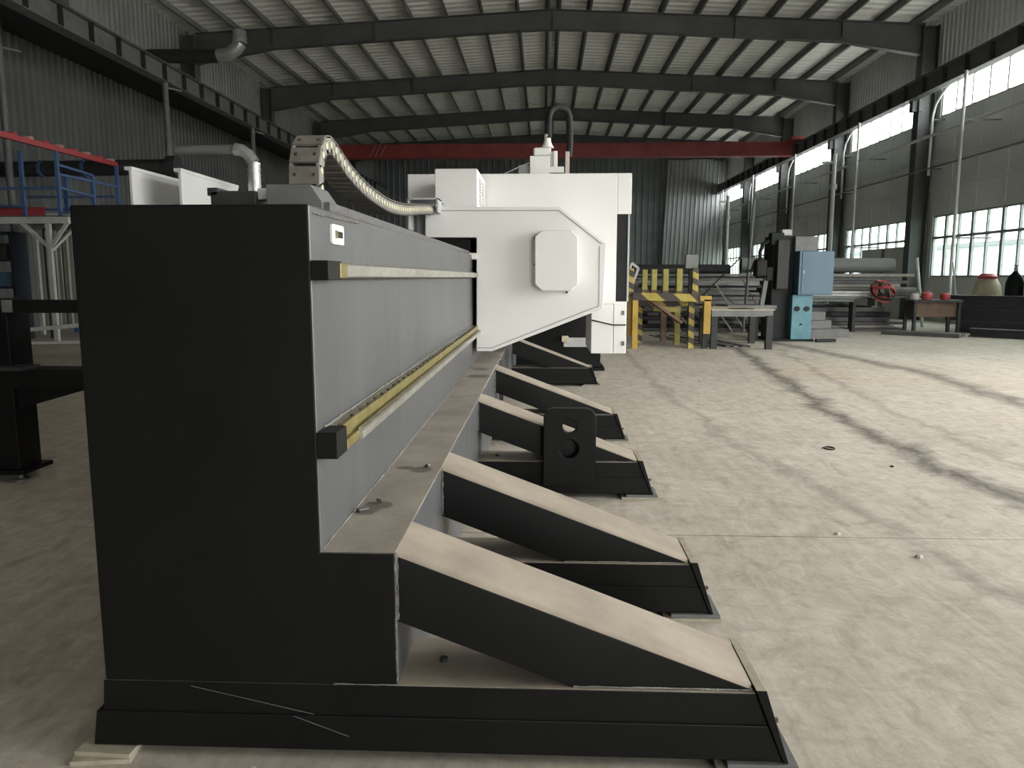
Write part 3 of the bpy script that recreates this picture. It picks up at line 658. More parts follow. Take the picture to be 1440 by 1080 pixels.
for a, b in zip(dense[:-1], dense[1:]):
    acc += math.hypot(b[0] - a[0], b[1] - a[1])
    if acc >= PITCH: samples.append(b); acc -= PITCH
chain = thing('drag_chain', 'dusty grey nylon drag chain looping up and sweeping over to the white carriage', 'cable chain', (CX, samples[0][0], BZ + 0.02))
CW, CT = 0.062, 0.036
lm = MB()
for s_ in (-1, 1):
    x = s_ * CW; lm.box(min(x, x - s_ * 0.012), max(x, x - s_ * 0.012), -0.046, 0.046, -CT, CT, 1)
    lm.tube([(x, 0.026, 0), (x + s_ * 0.004, 0.026, 0)], 0.016, 8, mi=2)
lm.box(-CW, CW, -0.0365, 0.0355, CT - 0.006, CT + 0.005, 0); lm.box(-CW, CW, -0.03, 0.02, -CT - 0.003, -CT + 0.005, 0)
for s_ in (-1, 1): lm.box(s_ * 0.04 - 0.006, s_ * 0.04 + 0.006, -0.004, 0.008, CT + 0.005, CT + 0.008, 3)
link_me = None
for (a, b) in zip(samples[:-1], samples[1:]):
    ang = math.atan2(b[1] - a[1], b[0] - a[0])
    if link_me is None:
        link_me = bpy.data.meshes.new('link'); link_me.from_pydata(lm.v, [], lm.f); link_me.polygons.foreach_set('material_index', lm.mi)
        for q in (CHAIN, CHAINSIDE, CHAINDOT, DKSTEEL): link_me.materials.append(q)
    o = bpy.data.objects.new('link', link_me); COL.objects.link(o); o.parent = chain
    o.location = Vector((CX, (a[0] + b[0]) / 2, (a[1] + b[1]) / 2)) - chain.location; o.rotation_euler = (ang, 0, 0)

# ------------------------------------------------------------------ the white carriage riding on the bed
car = thing('gantry_carriage', 'big white enamelled carriage of the cutting machine straddling the black bed', 'machine', (0, 7.3, 0.6))
YF = 6.72
def P2(x, y, Y):      # photo pixel -> (X, Z) on the plane at depth Y
    d = _R * ((x - 720) / FPX) + _U * ((540 - y) / FPX) + _F; t = Y / d.y
    return (d.x * t, CAM_H + d.z * t)
def polypx(pts, Y): return [P2(x, y, Y) for x, y in pts]
out = polypx([(598, 334), (670, 334), (670, 494), (692, 494), (848, 434), (853, 342), (788, 291), (598, 291)], YF)
m = MB(); m.prism(out, 'y', YF, 7.95, 0); build(m, 'front_housing', WHITE, car, bevel=0.006)
def inset_line(pts, r, name='panel_seam'):
    mm = MB()
    for a, b in zip(pts[:-1], pts[1:]): mm.bar(a, b, r, 0.004)
    return build(mm, name, SHADOWGAP, car)
sl = polypx([(600, 296), (786, 296), (846, 343)], YF); inset_line([(x, YF - 0.001, z) for x, z in sl], 0.006)
sl = polypx([(672, 489), (692, 489), (842, 430)], YF); inset_line([(x, YF - 0.001, z) for x, z in sl], 0.006)
sl = polypx([(843, 346), (842, 430)], YF); inset_line([(x, YF - 0.001, z) for x, z in sl], 0.004)
oc = polypx([(752, 333), (752, 400), (762, 409), (803, 409), (813, 400), (813, 333), (804, 324), (762, 324)], YF - 0.14)
m = MB(); m.prism(oc, 'y', YF - 0.14, YF, 0); build(m, 'octagonal_cover', WHITE, car, bevel=0.008)
for (x, y) in ((752, 335), (752, 372), (797, 411), (757, 402)):
    X, Z = P2(x, y, YF); g = MB(); g.tube([(X, YF - 0.02, Z), (X, YF, Z)], 0.010, 8); build(g, 'fixing_screw', DKSTEEL, car)
# seats on the rails, inner dark block
g = MB(); g.box(-0.98, BX1 - 0.03, 6.9, 7.8, BZ + 0.05, 1.78); build(g, 'slide_block', INSET, car)
g = MB(); g.box(BX1 + 0.055, -0.56, 6.8, 7.8, 0.89, 0.99); build(g, 'lower_slider', DKSTEEL, car, bevel=0.004)
g = MB(); g.box(BX1 + 0.045, -0.56, 6.78, 7.8, 1.39, 1.47); build(g, 'upper_slider', DKSTEEL, car, bevel=0.004)
x0, z0 = P2(657, 365, YF); x1, z1 = P2(670, 356, YF); g = MB(); g.box(x0, x1, YF - 0.03, YF + 0.1, z0, z1); build(g, 'wiper_block', WHITE, car, bevel=0.003)
# rear housing
YR = 7.95
xa, za = P2(573, 245, YR); xb, _z = P2(869, 245, YR); xc, _z = P2(889, 247, YR); _x, zlow = P2(850, 428, YR)
g = MB(); g.box(xa, xb, YR, 9.0, zlow, za); build(g, 'rear_housing', WHITE, car, bevel=0.006)
_x, zb0 = P2(880, 301, YR); _x, zb1 = P2(880, 424, YR)
g = MB(); g.box(xb, xc, YR, 9.0, zb0, za); build(g, 'corner_housing', WHITE, car, bevel=0.006)
g = MB(); g.box(xb - 0.005, xc - 0.03, YR + 0.012, 8.95, zb1, zb0); build(g, 'black_inset', INSET, car)
g = MB(); g.box(xc - 0.03, xc - 0.012, YR, 9.0, zb1, zb0); build(g, 'corner_trim', LGREY, car)
lx0, lz0 = P2(831, 497, YR); lx1, _z = P2(880, 497, YR); lm_, _z = P2(862, 497, YR)
g = MB(); g.box(lx0, lm_ - 0.004, YR, 9.0, lz0, zlow - 0.001); build(g, 'lower_housing', WHITE, car, bevel=0.005)
g = MB(); g.box(lm_ + 0.001, lx1, YR + 0.002, 8.98, lz0, zb1); dr = build(g, 'lower_door', WHITE, car, bevel=0.005)
for y in (440, 483):
    X, Z = P2(876, y, YR); g = MB(); g.box(X - 0.014, X + 0.014, YR - 0.008, YR + 0.002, Z - 0.022, Z + 0.022); build(g, 'latch', GREYSTEEL, dr, bevel=0.002)
pts = [P2(x, y, YR - 0.01) for x, y in ((832, 450), (845, 453), (862, 457), (880, 457))]
g = MB(); g.tube([(x, YR - 0.012, z) for x, z in pts], 0.007, 6); build(g, 'cable', RUBBER, car, smooth=True)
# upper control box with louvred side
bx0, bz0 = P2(612, 290, 7.0); bx1, bz1 = P2(671, 237, 7.0)
g = MB(); g.box(bx0, bx1, 7.0, 7.9, out[-1][1] - 0.005, bz1); ub = build(g, 'control_box', WHITE, car, bevel=0.006)
for k in range(9):
    for j in range(2):
        z = bz1 - 0.07 - 0.028 * k; g = MB(); g.box(bx1 - 0.002, bx1 + 0.006, 7.2 + 0.32 * j, 7.42 + 0.32 * j, z, z + 0.012); build(g, 'louvre', LGREY, ub)
# bracket where the chain lands
cx0, cz0 = P2(572, 320, 6.72)
g = MB(); g.box(-1.15, -1.135, 6.55, 6.95, 1.80, 2.06); g.box(-0.905, -0.89, 6.55, 6.78, 1.94, 2.06); g.box(-1.15, -0.89, 6.55, 6.95, 2.045, 2.06); build(g, 'chain_bracket', LGREY, car, bevel=0.002)
g = MB(); g.box(-1.135, -0.99, 6.95, 7.0, 1.74, 2.05); build(g, 'bracket_back', LGREY, car)
# drive head on the roof of the rear housing, with hose
def boxpx(x0, y0, x1, y1, ya, yb, name, mt, par, bev=0.006, zbot=None):
    X0, Z0 = P2(x0, y1, ya); X1, Z1 = P2(x1, y0, ya); g = MB(); g.box(X0, X1, ya, yb, Z0 if zbot is None else zbot, Z1); return build(g, name, mt, par, bevel=bev)
boxpx(745, 219, 773, 247, 8.2, 8.6, 'drive_head', WHITE, car, zbot=za - 0.005)
boxpx(750, 207, 775, 219, 8.22, 8.55, 'head_cap', WHITE, car, 0.02)
boxpx(772, 213, 782, 234, 8.24, 8.5, 'head_arm', WHITE, car); boxpx(771, 234, 793, 243, 8.2, 8.55, 'head_step', WHITE, car)
boxpx(778, 212, 784, 236, 8.2, 8.5, 'arm_post', WHITE, car)
boxpx(729, 232, 745, 246, 8.3, 8.6, 'junction_box', LGREY, car, zbot=za - 0.005)
boxpx(795, 213, 801, 245, 8.25, 8.3, 'pink_bar', PINKBAR, car, 0.003, zbot=za - 0.005)
boxpx(777, 243, 795, 247, 8.2, 8.5, 'head_foot', DKSTEEL, car, 0.003, zbot=za - 0.005)
pts = [P2(x, y, 8.38) for x, y in ((761, 208), (763, 203), (769, 199), (770, 190))]
X, Z = P2(770, 190, 8.38)
g = MB(); g.lathe((X, 8.38, P2(770, 208, 8.38)[1]), [(0.07, 0), (0.05, 0.03), (0.035, 0.07), (0.034, 0.13), (0.022, 0.15)], 14); build(g, 'nozzle', WHITE, car, smooth=True)
hp = [P2(x, y, 8.38) for x, y in ((771, 195), (771, 172), (772, 160), (776, 152), (783, 148), (791, 148), (798, 152), (801, 160), (802, 175), (802, 200), (801, 216))]
g = MB(); g.tube([(x, 8.38 + 0.02 * i, z) for i, (x, z) in enumerate(hp)], 0.038, 12); build(g, 'hose', RUBBER, car, smooth=True)
pts = [P2(x, y, 8.15) for x, y in ((706, 246), (725, 237), (744, 229))]
g = MB(); g.tube([(x, 8.15, z) for x, z in pts], 0.006, 6); build(g, 'thin_cable', LGREY, car, smooth=True)

# ------------------------------------------------------------------ left: material support frame behind the bed
t = thing('material_stand', 'black steel material stand standing beside the machine bed', 'frame', (-3.75, 5.1, 0))
g = MB(); g.box(-3.86, -3.60, 5.02, 5.25, 0.09, 1.26); build(g, 'post', BLACK, t, bevel=0.004)
g = MB(); g.box(-6.2, -1.42, 5.0, 5.14, 1.165, 1.25); build(g, 'top_beam', BLACK, t, bevel=0.004)
g = MB(); g.box(-3.60, -3.54, 4.98, 5.0, 1.17, 1.25); build(g, 'splice_plate', GREYSTEEL, t)
g = MB(); g.box(-6.2, -1.42, 4.98, 5.22, 0.66, 0.785); build(g, 'lower_beam', BLACK, t, bevel=0.004)
g = MB(); g.prism([(-3.62, 0.50), (-3.05, 0.66), (-3.62, 0.66)], 'y', 5.06, 5.12); build(g, 'gusset', BLACK, t)
g = MB(); g.box(-3.9, -3.55, 4.97, 5.3, 0.06, 0.09); build(g, 'base_plate', BLACK, t, bevel=0.003)
for x in (-3.84, -3.62):
    g = MB(); g.lathe((x, 5.05, 0), [(0.045, 0), (0.045, 0.015), (0.016, 0.022), (0.016, 0.062)], 12); build(g, 'levelling_foot', GREYSTEEL, t, smooth=True)
g = MB(); g.box(-6.3, -6.05, 5.02, 5.25, 0.0, 1.26); build(g, 'post', BLACK, t, bevel=0.004)
g = MB(); g.box(-1.50, -1.42, 5.02, 5.2, 0.0, 1.2); build(g, 'post', BLACK, t, bevel=0.004)
g = MB(); g.box(-3.85, -3.45, 4.9, 5.1, 0.785, 0.81); build(g, 'bearing_pad', DKSTEEL, t, bevel=0.002)

# white guard panels behind the bed, foil duct above them
for (X, ya, yb_, lab) in ((-5.87, 11.0, 12.55, 'tall white sheet guard panel standing behind the bed, nearer the blue railing'), (-5.25, 11.2, 13.3, 'tall white sheet guard panel under the small foil duct')):
    t = thing('guard_panel', lab, 'panel', (X, (ya + yb_) / 2, 0))
    g = MB(); g.box(X - 0.04, X, ya, yb_, 0.3, 2.93); build(g, 'sheet', WHITE, t, bevel=0.004)
    g = MB(); g.box(X - 0.10, X + 0.012, ya - 0.01, yb_ + 0.01, 2.91, 2.96); build(g, 'top_lip', WHITE, t, bevel=0.004)
    for y in (ya + 0.1, yb_ - 0.1):
        g = MB(); g.box(X - 0.08, X - 0.02, y - 0.03, y + 0.03, 0, 0.3); build(g, 'leg', GREYSTEEL, t)
    if X < -5.5:
        g = MB(); g.prism([(11.55, 2.45), (12.5, 2.42), (12.5, 2.62)], 'x', X, X + 0.05); build(g, 'shadow_wedge', WHITE, t)  # raised wedge added to stand in for a triangular shadow on the sheet
for (nm, lab, pts, r, hang, ends) in (
    ('foil_duct', 'small foil duct with an elbow dropping behind the white guard panels', [(-5.9, 12.5, 3.42), (-4.95, 12.5, 3.43), (-4.84, 12.5, 3.41), (-4.74, 12.5, 3.34), (-4.66, 12.5, 3.22), (-4.66, 12.5, 0.6)], 0.10, None, None),
    ('roof_duct', 'shiny foil duct elbow high up under the roof by the corrugated wall', [(-12.05, 24.0, 8.05), (-9.9, 24.0, 8.03), (-9.55, 24.0, 8.08), (-9.3, 24.0, 8.25), (-9.2, 24.0, 8.4), (-9.2, 24.0, 8.75)], 0.2, None, None)):
    t = thing(nm, lab, 'duct', pts[-1])
    g = MB(); g.tube(pts[:2], r * (0.72 if nm == 'foil_duct' else 1), 14); build(g, 'straight_run', PIPEG if nm == 'foil_duct' else DKSTEEL, t, smooth=True)
    g = MB(); g.tube(pts[1:5], r, 14); build(g, 'elbow', FOIL, t, smooth=True)
    g = MB(); g.tube(pts[4:], r, 14); build(g, 'drop', FOIL, t, smooth=True)
    x, y, z = pts[4]; k = 0
    for k in range(5 if nm == 'foil_duct' else 2):
        zz = z - 0.02 - 0.085 * k if nm == 'foil_duct' else z + 0.02 + 0.12 * k
        g = MB(); g.tube([(x, y, zz - 0.012), (x, y, zz + 0.012)], r * 1.1, 14); build(g, 'rib', FOIL, t, smooth=True)

# left: raised steel platform with blue guard rails
pf = thing('raised_platform', 'raised off-white steel platform with blue guard rails beside the aisle', 'platform', (-11, 17, 0))
def pt_bar(p0, p1, a, b, name, mt, par=pf):
    g = MB(); g.bar(p0, p1, a, b); return build(g, name, mt, par)
for (x, y) in ((-10.72, 16.5), (-12.3, 16.5), (-10.72, 18.4), (-12.3, 18.4)):
    pt_bar((x, y, 0), (x, y, 2.55), 0.09, 0.09, 'post', OFFWHITE)
pt_bar((-12.7, 16.5, 2.62), (-10.25, 16.5, 2.62), 0.10, 0.14, 'deck_beam', OFFWHITE); pt_bar((-10.32, 16.5, 2.62), (-10.32, 19.0, 2.62), 0.10, 0.14, 'deck_beam', OFFWHITE); pt_bar((-12.7, 18.9, 2.62), (-10.25, 18.9, 2.62), 0.10, 0.14, 'deck_beam', OFFWHITE)
pt_bar((-11.3, 16.5, 2.56), (-10.74, 16.5, 2.05), 0.06, 0.07, 'knee_brace', OFFWHITE); pt_bar((-10.3, 16.5, 2.56), (-10.70, 16.5, 2.05), 0.06, 0.07, 'knee_brace', OFFWHITE); pt_bar((-10.72, 17.4, 2.5), (-10.72, 16.5, 1.95), 0.06, 0.06, 'knee_brace', OFFWHITE)
for k in range(6):
    g = MB(); y = 16.55 + 0.4 * k; g.box(-12.7, -10.3, y, y + 0.38, 2.69, 2.73); build(g, 'deck_board', GREYSTEEL, pf)
for (x, y, z1) in ((-11.25, 16.55, 4.083), (-10.46, 16.55, 4.083), (-10.46, 17.85, 3.75), (-12.2, 16.55, 4.083), (-10.46, 18.9, 4.083)):
    pt_bar((x, y, 2.7), (x, y, z1), 0.07, 0.07, 'rail_post', BLUE)
for (a, b) in (((-10.46, 16.55, 3.80), (-10.46, 17.85, 3.74)), ((-10.46, 16.55, 3.32), (-10.46, 17.85, 3.26)), ((-12.7, 16.55, 3.30), (-10.46, 16.55, 3.30)), ((-12.7, 18.8, 3.35), (-10.46, 18.8, 3.35)), ((-12.7, 18.8, 3.05), (-10.46, 18.8, 3.05)), ((-12.7, 16.55, 2.95), (-11.2, 16.55, 2.92)), ((-10.46, 18.9, 3.6), (-10.46, 16.6, 3.6))):
    pt_bar(a, b, 0.05, 0.05, 'guard_rail', BLUE)
pt_bar((-10.42, 16.45, 2.78), (-10.2, 16.45, 2.76), 0.04, 0.05, 'toe_clip', LBLUE)
rb = thing('red_handrail', 'long red top rail with faded clamps above the blue guard rails', 'rail', (-10.5, 16, 4.1))
pt_bar((-10.5, 12.2, 4.14), (-10.5, 18.98, 4.14), 0.09, 0.11, 'rail', RED, rb)
for k in range(12):
    y = 13.2 + 0.5 * k; g = MB(); g.box(-10.56, -10.44, y, y + 0.12, 4.19, 4.24); build(g, 'clamp', PINK if k % 2 else RED, rb)
rs = thing('red_beam_offcut', 'short red beam lying on the deck of the raised platform', 'beam', (-11.6, 16.75, 2.73))
g = MB(); g.ibeam((-12.6, 16.72, 2.83), (-10.95, 16.78, 2.83), 0.19, 0.12, 0.02); build(g, 'beam', RED, rs)
pl = thing('deck_planks', 'two pale planks stacked across the platform deck', 'planks', (-10.9, 17.5, 2.73))
for k in range(2):
    g = MB(); g.box(-11.3, -10.45, 17.3 + 0.02 * k, 17.6, 2.73 + 0.06 * k, 2.78 + 0.06 * k); build(g, 'plank', OFFWHITE, pl)
t = thing('dark_duct', 'big black horizontal duct pipe running above the platform', 'duct', (-11.5, 19.3, 3.9))
g = MB(); g.tube([(-13.9, 19.3, 4.08), (-9.25, 19.3, 4.12)], 0.19, 18); build(g, 'pipe', DKSTEEL, t, smooth=True)
g = MB(); g.tube([(-9.35, 19.3, 4.12), (-9.1, 19.3, 4.12)], 0.27, 18); build(g, 'end_flange', DKSTEEL, t, smooth=True)
for x in (-12.6, -11.5):
    g = MB(); g.tube([(x, 19.3, 4.09), (x + 0.08, 19.3, 4.09)], 0.22, 18); build(g, 'collar', BLUE, t, smooth=True)
for x in (-12.0, -9.6):
    pt_bar((x, 19.3, 0), (x, 19.3, 3.9), 0.10, 0.10, 'stand', BLUE, t)
t = thing('sheet_screen', 'weathered grey corrugated screen under the raised platform', 'screen', (-10.8, 17.3, 0))
for (xa, xb) in ((-11.35, -10.95), (-10.94, -10.55), (-10.54, -10.1)):
    g = MB(); corrugated(g, (xa, 17.3, 0.25), (1, 0, 0), xb - xa, (0, 0, 1), 2.2, (0, -1, 0), 0.13, 0.03); build(g, 'sheet', FENCE, t)
for x in (-11.38, -10.08): pt_bar((x, 17.34, 0), (x, 17.34, 2.5), 0.05, 0.05, 'upright', DKSTEEL, t)
t = thing('blue_shelf_unit', 'dark blue open shelf unit standing under the platform', 'shelf', (-12.25, 17.0, 0))
for x in (-12.75, -11.77): pt_bar((x, 17.0, 0), (x, 17.0, 2.4), 0.08, 0.5, 'upright', DKBLUE, t)
for z in (0.5, 1.15, 1.75, 2.35):
    g = MB(); g.box(-12.75, -11.77, 16.75, 17.25, z, z + 0.05); build(g, 'shelf_board', DKBLUE, t)
for (xa, z, hgt, mt, lab) in ((-12.25, 1.20, 0.32, LBLUE, 'pale blue box on the middle board of the blue shelf'), (-12.2, 0.55, 0.22, GREYSTEEL, 'low grey box on the lowest board of the blue shelf'), (-12.3, 1.80, 0.35, DKSTEEL, 'black box on the upper board of the blue shelf')):
    t2 = thing('storage_box', lab, 'box', (xa + 0.2, 16.95, z))
    g = MB(); g.box(xa, xa + 0.38, 16.8, 17.1, z, z + hgt * 0.8); build(g, 'bin', mt, t2, bevel=0.01)
    g = MB(); g.box(xa - 0.012, xa + 0.392, 16.788, 17.112, z + hgt * 0.8, z + hgt); build(g, 'lid', mt, t2, bevel=0.01)
t = thing('floor_frame', 'low off-white rail frame on the floor in front of the platform', 'frame', (-10.6, 15.5, 0))
pt_bar((-12.5, 15.3, 0.16), (-9.55, 15.9, 0.42), 0.06, 0.08, 'rail', OFFWHITE, t); pt_bar((-12.3, 15.0, 0.05), (-9.5, 15.8, 0.05), 0.06, 0.06, 'rail', OFFWHITE, t)
pt_bar((-9.55, 15.85, 0), (-9.55, 15.85, 0.44), 0.05, 0.05, 'upright', OFFWHITE, t); pt_bar((-12.3, 15.2, 0), (-12.3, 15.2, 0.2), 0.05, 0.05, 'upright', OFFWHITE, t)
t = thing('orange_sack', 'small orange and cream sack slumped on the floor by the platform', 'sack', (-11.3, 16.0, 0))
g = MB(); g.lathe((-11.3, 16.0, 0), [(0.20, 0), (0.22, 0.08), (0.19, 0.2), (0.17, 0.22)], 12); build(g, 'lower', ORANGE, t, smooth=True)
g = MB(); g.lathe((-11.3, 16.0, 0), [(0.17, 0.22), (0.14, 0.32), (0.09, 0.44), (0.05, 0.47)], 12); build(g, 'upper', BAG, t, smooth=True)

# ------------------------------------------------------------------ right: yellow infeed rack
yr = thing('infeed_rack', 'yellow and black striped roller rack with upright stakes', 'rack', (2.45, 15.9, 0))
def ybar(p0, p1, a, b, name, mt): return pt_bar(p0, p1, a, b, name, mt, yr)
ybar((1.74, 15.3, 1.03), (3.05, 15.3, 1.0), 0.12, 0.15, 'front_beam', HAZ)
ybar((1.80, 15.3, 0), (1.80, 15.3, 1.0), 0.11, 0.11, 'leg', YELLOW); ybar((1.72, 15.42, 0.25), (1.72, 15.42, 1.0), 0.12, 0.10, 'leg_guard', YELLOW)
ybar((3.20, 15.28, 0.3), (3.20, 15.28, 0.97), 0.13, 0.12, 'leg_guard', YELLOW); ybar((3.19, 15.36, 0), (3.19, 15.36, 0.9), 0.10, 0.10, 'leg', DKSTEEL); ybar((3.05, 15.28, 0.99), (3.27, 15.28, 0.99), 0.12, 0.10, 'leg_head', YELLOW)
ybar((2.93, 15.45, 0), (2.93, 15.45, 0.95), 0.11, 0.11, 'leg', HAZV); ybar((2.05, 16.6, 0), (2.05, 16.6, 0.95), 0.11, 0.11, 'leg', HAZV); ybar((2.80, 16.3, 0), (2.80, 16.3, 0.95), 0.11, 0.11, 'leg', YELLOW2); ybar((2.62, 17.0, 0.0), (2.62, 17.0, 0.95), 0.12, 0.12, 'leg', RUST)
ybar((1.75, 15.35, 0.97), (2.0, 18.2, 0.97), 0.12, 0.12, 'side_beam', YELLOW2); ybar((3.0, 15.35, 0.97), (2.9, 18.2, 0.97), 0.12, 0.12, 'side_beam', YELLOW2)
for k in range(4): ybar((1.80, 15.9 + 0.65 * k, 0.90), (2.95, 15.9 + 0.65 * k, 0.90), 0.14, 0.16, 'roller_beam', (HAZ, RUST, YELLOW2, RUST)[k])
ybar((2.1, 15.5, 0.95), (2.75, 15.6, 0.5), 0.25, 0.05, 'diagonal_plate', RUST); ybar((2.2, 15.65, 0.78), (2.75, 15.65, 0.75), 0.14, 0.10, 'tray', YELLOW2)
for (x, y) in ((1.72, 15.5), (2.32, 18.0), (2.45, 17.4), (2.61, 16.8), (2.80, 16.2), (3.01, 15.6)):
    g = MB(); g.box(x - 0.06, x + 0.06, y - 0.06, y + 0.06, 1.0, 1.58); st = build(g, 'stake', HAZV if x in (1.72, 3.01) else YELLOW2, yr, bevel=0.01)
    g = MB(); g.box(x - 0.07, x + 0.07, y - 0.07, y + 0.07, 1.03, 1.12); build(g, 'stake_foot', RUST, st)
g = MB(); g.box(1.9, 2.9, 15.6, 18.2, 1.03, 1.05); build(g, 'top_sheet', RUST, yr)
# low table with a plywood sheet
tb = thing('steel_table', 'low dark steel work table beside the yellow rack', 'table', (3.9, 15.9, 0))
pt_bar((3.28, 15.25, 0.70), (4.47, 15.25, 0.70), 0.08, 0.12, 'apron', GREYSTEEL, tb); pt_bar((3.35, 16.7, 0.70), (4.55, 16.7, 0.70), 0.08, 0.12, 'apron', GREYSTEEL, tb); pt_bar((4.44, 15.25, 0.70), (4.5, 16.7, 0.70), 0.08, 0.12, 'apron', GREYSTEEL, tb)
for (x, y) in ((4.40, 15.22), (3.35, 15.3), (4.45, 16.65), (3.4, 16.65)): pt_bar((x, y, 0), (x, y, 0.66), 0.12, 0.12, 'leg', DKSTEEL, tb)
g = MB(); g.prism([(3.285, 15.25), (4.5, 15.2), (4.56, 16.8), (3.31, 16.85)], 'z', 0.76, 0.78); tag(build(g, 'plywood_sheet', PLY, bevel=0.002), 'pale plywood sheet lying on the low steel table', 'sheet')
g = MB(); g.prism([(3.6, 15.24), (4.1, 15.22), (4.0, 15.5), (3.7, 15.45)], 'z', 0.781, 0.80); tag(build(g, 'dark_offcut', DKSTEEL), 'dark torn offcut on the edge of the plywood sheet', 'offcut')
# flat bars on the floor under the rack and table
for k in (0, 1, 3, 4, 5, 6):
    a = (3.25 + 0.16 * k, 15.75 - 0.02 * k, 0.012); b = (2.6 + 0.16 * k, 18.8, 0.012)
    g = MB(); g.bar(a, b, 0.09, 0.022); tag(build(g, 'flat_bar', PLATE if k % 2 else PLATETOP), ('black' if k % 2 else 'dusty pale') + ' flat bar on the floor beneath rack and table', 'steel bar', 'flat bars on the floor under the table')

# ------------------------------------------------------------------ right: column drilling machine
dm = thing('drilling_machine', 'column drilling machine with blue control cabinet and teal pedestal', 'machine', (5.6, 17.4, 0))
def dbox(x0, x1, y0, y1, z0, z1, name, mt, par=None, bev=0.01):
    g = MB(); g.box(x0, x1, y0, y1, z0, z1); return build(g, name, mt, par or dm, bevel=bev)
dbox(5.02, 5.48, 17.3, 18.0, 0.04, 2.30, 'column', DKGREEN); dbox(4.95, 5.95, 17.15, 18.2, 0, 0.05, 'base', DKGREEN)
ped = dbox(5.42, 5.86, 17.1, 17.9, 0.05, 1.02, 'pedestal', TEAL)
for x in (5.53, 5.74):
    g = MB(); g.tube([(x, 17.07, 0.72), (x, 17.1, 0.72)], 0.055, 14); build(g, 'port', RUBBER, ped, smooth=True)
g = MB(); g.tube([(5.63, 17.07, 0.38), (5.63, 17.1, 0.38)], 0.02, 10); build(g, 'plug', RUBBER, ped)
cab = dbox(5.50, 6.24, 17.0, 17.9, 1.02, 1.96, 'cabinet', LBLUE); dbox(5.56, 6.21, 16.985, 17.0, 1.05, 1.93, 'cabinet_door', LBLUE, cab, 0.004); dbox(5.58, 5.61, 16.97, 16.985, 1.48, 1.54, 'door_lock', LGREY, cab, 0.002)
dbox(5.46, 5.93, 17.2, 17.8, 1.96, 2.28, 'gear_box', GREYSTEEL); dbox(5.2, 5.42, 17.35, 17.6, 2.30, 2.44, 'motor_cap', LGREY, None, 0.03)
dbox(5.05, 5.30, 17.05, 17.4, 1.15, 2.2, 'spindle_head', DKSTEEL); dbox(4.62, 4.85, 17.1, 17.4, 1.42, 1.78, 'drill_motor', RUBBER, None, 0.03)
dbox(4.86, 5.0, 17.15, 17.35, 1.33, 1.62, 'coupling_block', DKGREEN)
g = MB(); g.tube([(4.73, 17.25, 1.75), (4.72, 17.25, 1.95), (4.78, 17.25, 2.12), (4.95, 17.25, 2.22), (5.15, 17.25, 2.24)], 0.045, 8); build(g, 'hose', RUBBER, dm, smooth=True)
g = MB(); g.tube([(4.68, 17.25, 1.78), (4.60, 17.25, 1.70), (4.56, 17.25, 1.55), (4.45, 17.25, 1.53)], 0.03, 8); build(g, 'handle', RUBBER, dm, smooth=True)
dbox(4.93, 5.2, 17.15, 17.4, 2.1, 2.36, 'top_casting', DKGREEN)
pt_bar((4.80, 17.25, 0.78), (4.88, 17.25, 1.40), 0.09, 0.10, 'spindle', GREYSTEEL, dm)
dbox(4.0, 5.05, 16.95, 17.75, 0.72, 0.80, 'work_table', GREYSTEEL, None, 0.004); dbox(4.62, 4.74, 17.2, 17.5, 0, 0.72, 'table_leg', DKGREEN)
g = MB(); g.bar((5.9, 16.9, 0.04), (6.35, 17.0, 0.04), 0.08, 0.07); tag(build(g, 'black_bar', RUBBER), 'short black bar on the floor beside the teal pedestal', 'bar')

# ------------------------------------------------------------------ right: stock of steel
ORD = ['lowest', 'second from below', 'third from below', 'fourth from below', 'fifth from below']
def plates(x0, x1, y0, y1, z, n_, th, jitter, mats, label, group):
    for k in range(n_):
        j = lambda: random.uniform(-jitter, jitter)
        g = MB(); rz = random.uniform(-1, 1) * jitter * 0.08; c = ((x0 + x1) / 2 + j(), (y0 + y1) / 2 + j(), z + th * (k + 0.5))
        g.obox(c, (x1 - x0 + j(), y1 - y0 + j(), th * 0.86), Matrix.Rotation(rz, 3, 'Z'))
        tag(build(g, 'steel_plate', mats[k % len(mats)]), label + ', ' + ('topmost' if k == n_ - 1 else ORD[k]), 'steel plate', group)
    return z + th * n_
for k, (xb, lab) in enumerate(((7.15, 'longest thick grey slab, lying on the floor behind the teal pedestal'), (6.75, 'middle thick grey slab in the stepped pile behind the teal pedestal'), (6.62, 'topmost thick grey slab of the stepped pile behind the teal pedestal'))):
    g = MB(); g.box(6.1, xb, 18.3 + 0.05 * k, 19.4, 0.2 * k, 0.2 * k + 0.195); tag(build(g, 'steel_slab', GREYSTEEL, bevel=0.006), lab, 'steel slab', 'thick slabs by the drill')
plates(6.7, 9.45, 20.75, 24.2, 0.0, 3, 0.075, 0.16, [PLATE, PLATETOP], 'thin dark steel plate lying low at the edge of the open floor', 'low plates at the floor edge')
plates(6.6, 9.2, 21.0, 24.5, 0.22, 3, 0.13, 0.2, [PLATE, DKSTEEL], 'mid height steel plate in the stack behind the drill', 'plates in the middle stack')
for (x, y) in ((6.7, 20.9), (8.9, 21.1), (6.7, 24), (9.2, 24)):
    g = MB(); g.ibeam((x, y, 0.61 + 0.12), (x, y + 0.5, 0.61 + 0.12), 0.24, 0.2, 0.02); tag(build(g, 'support_block', OFFWHITE), 'pale short beam block carrying the upper sheets', 'block', 'blocks carrying the upper sheets')
plates(6.2, 9.9, 20.8, 24.5, 0.86, 4, 0.07, 0.25, [PLATE, PLATETOP], 'long grey steel sheet in the shoulder high stack by the windows', 'sheets in the tall stack')
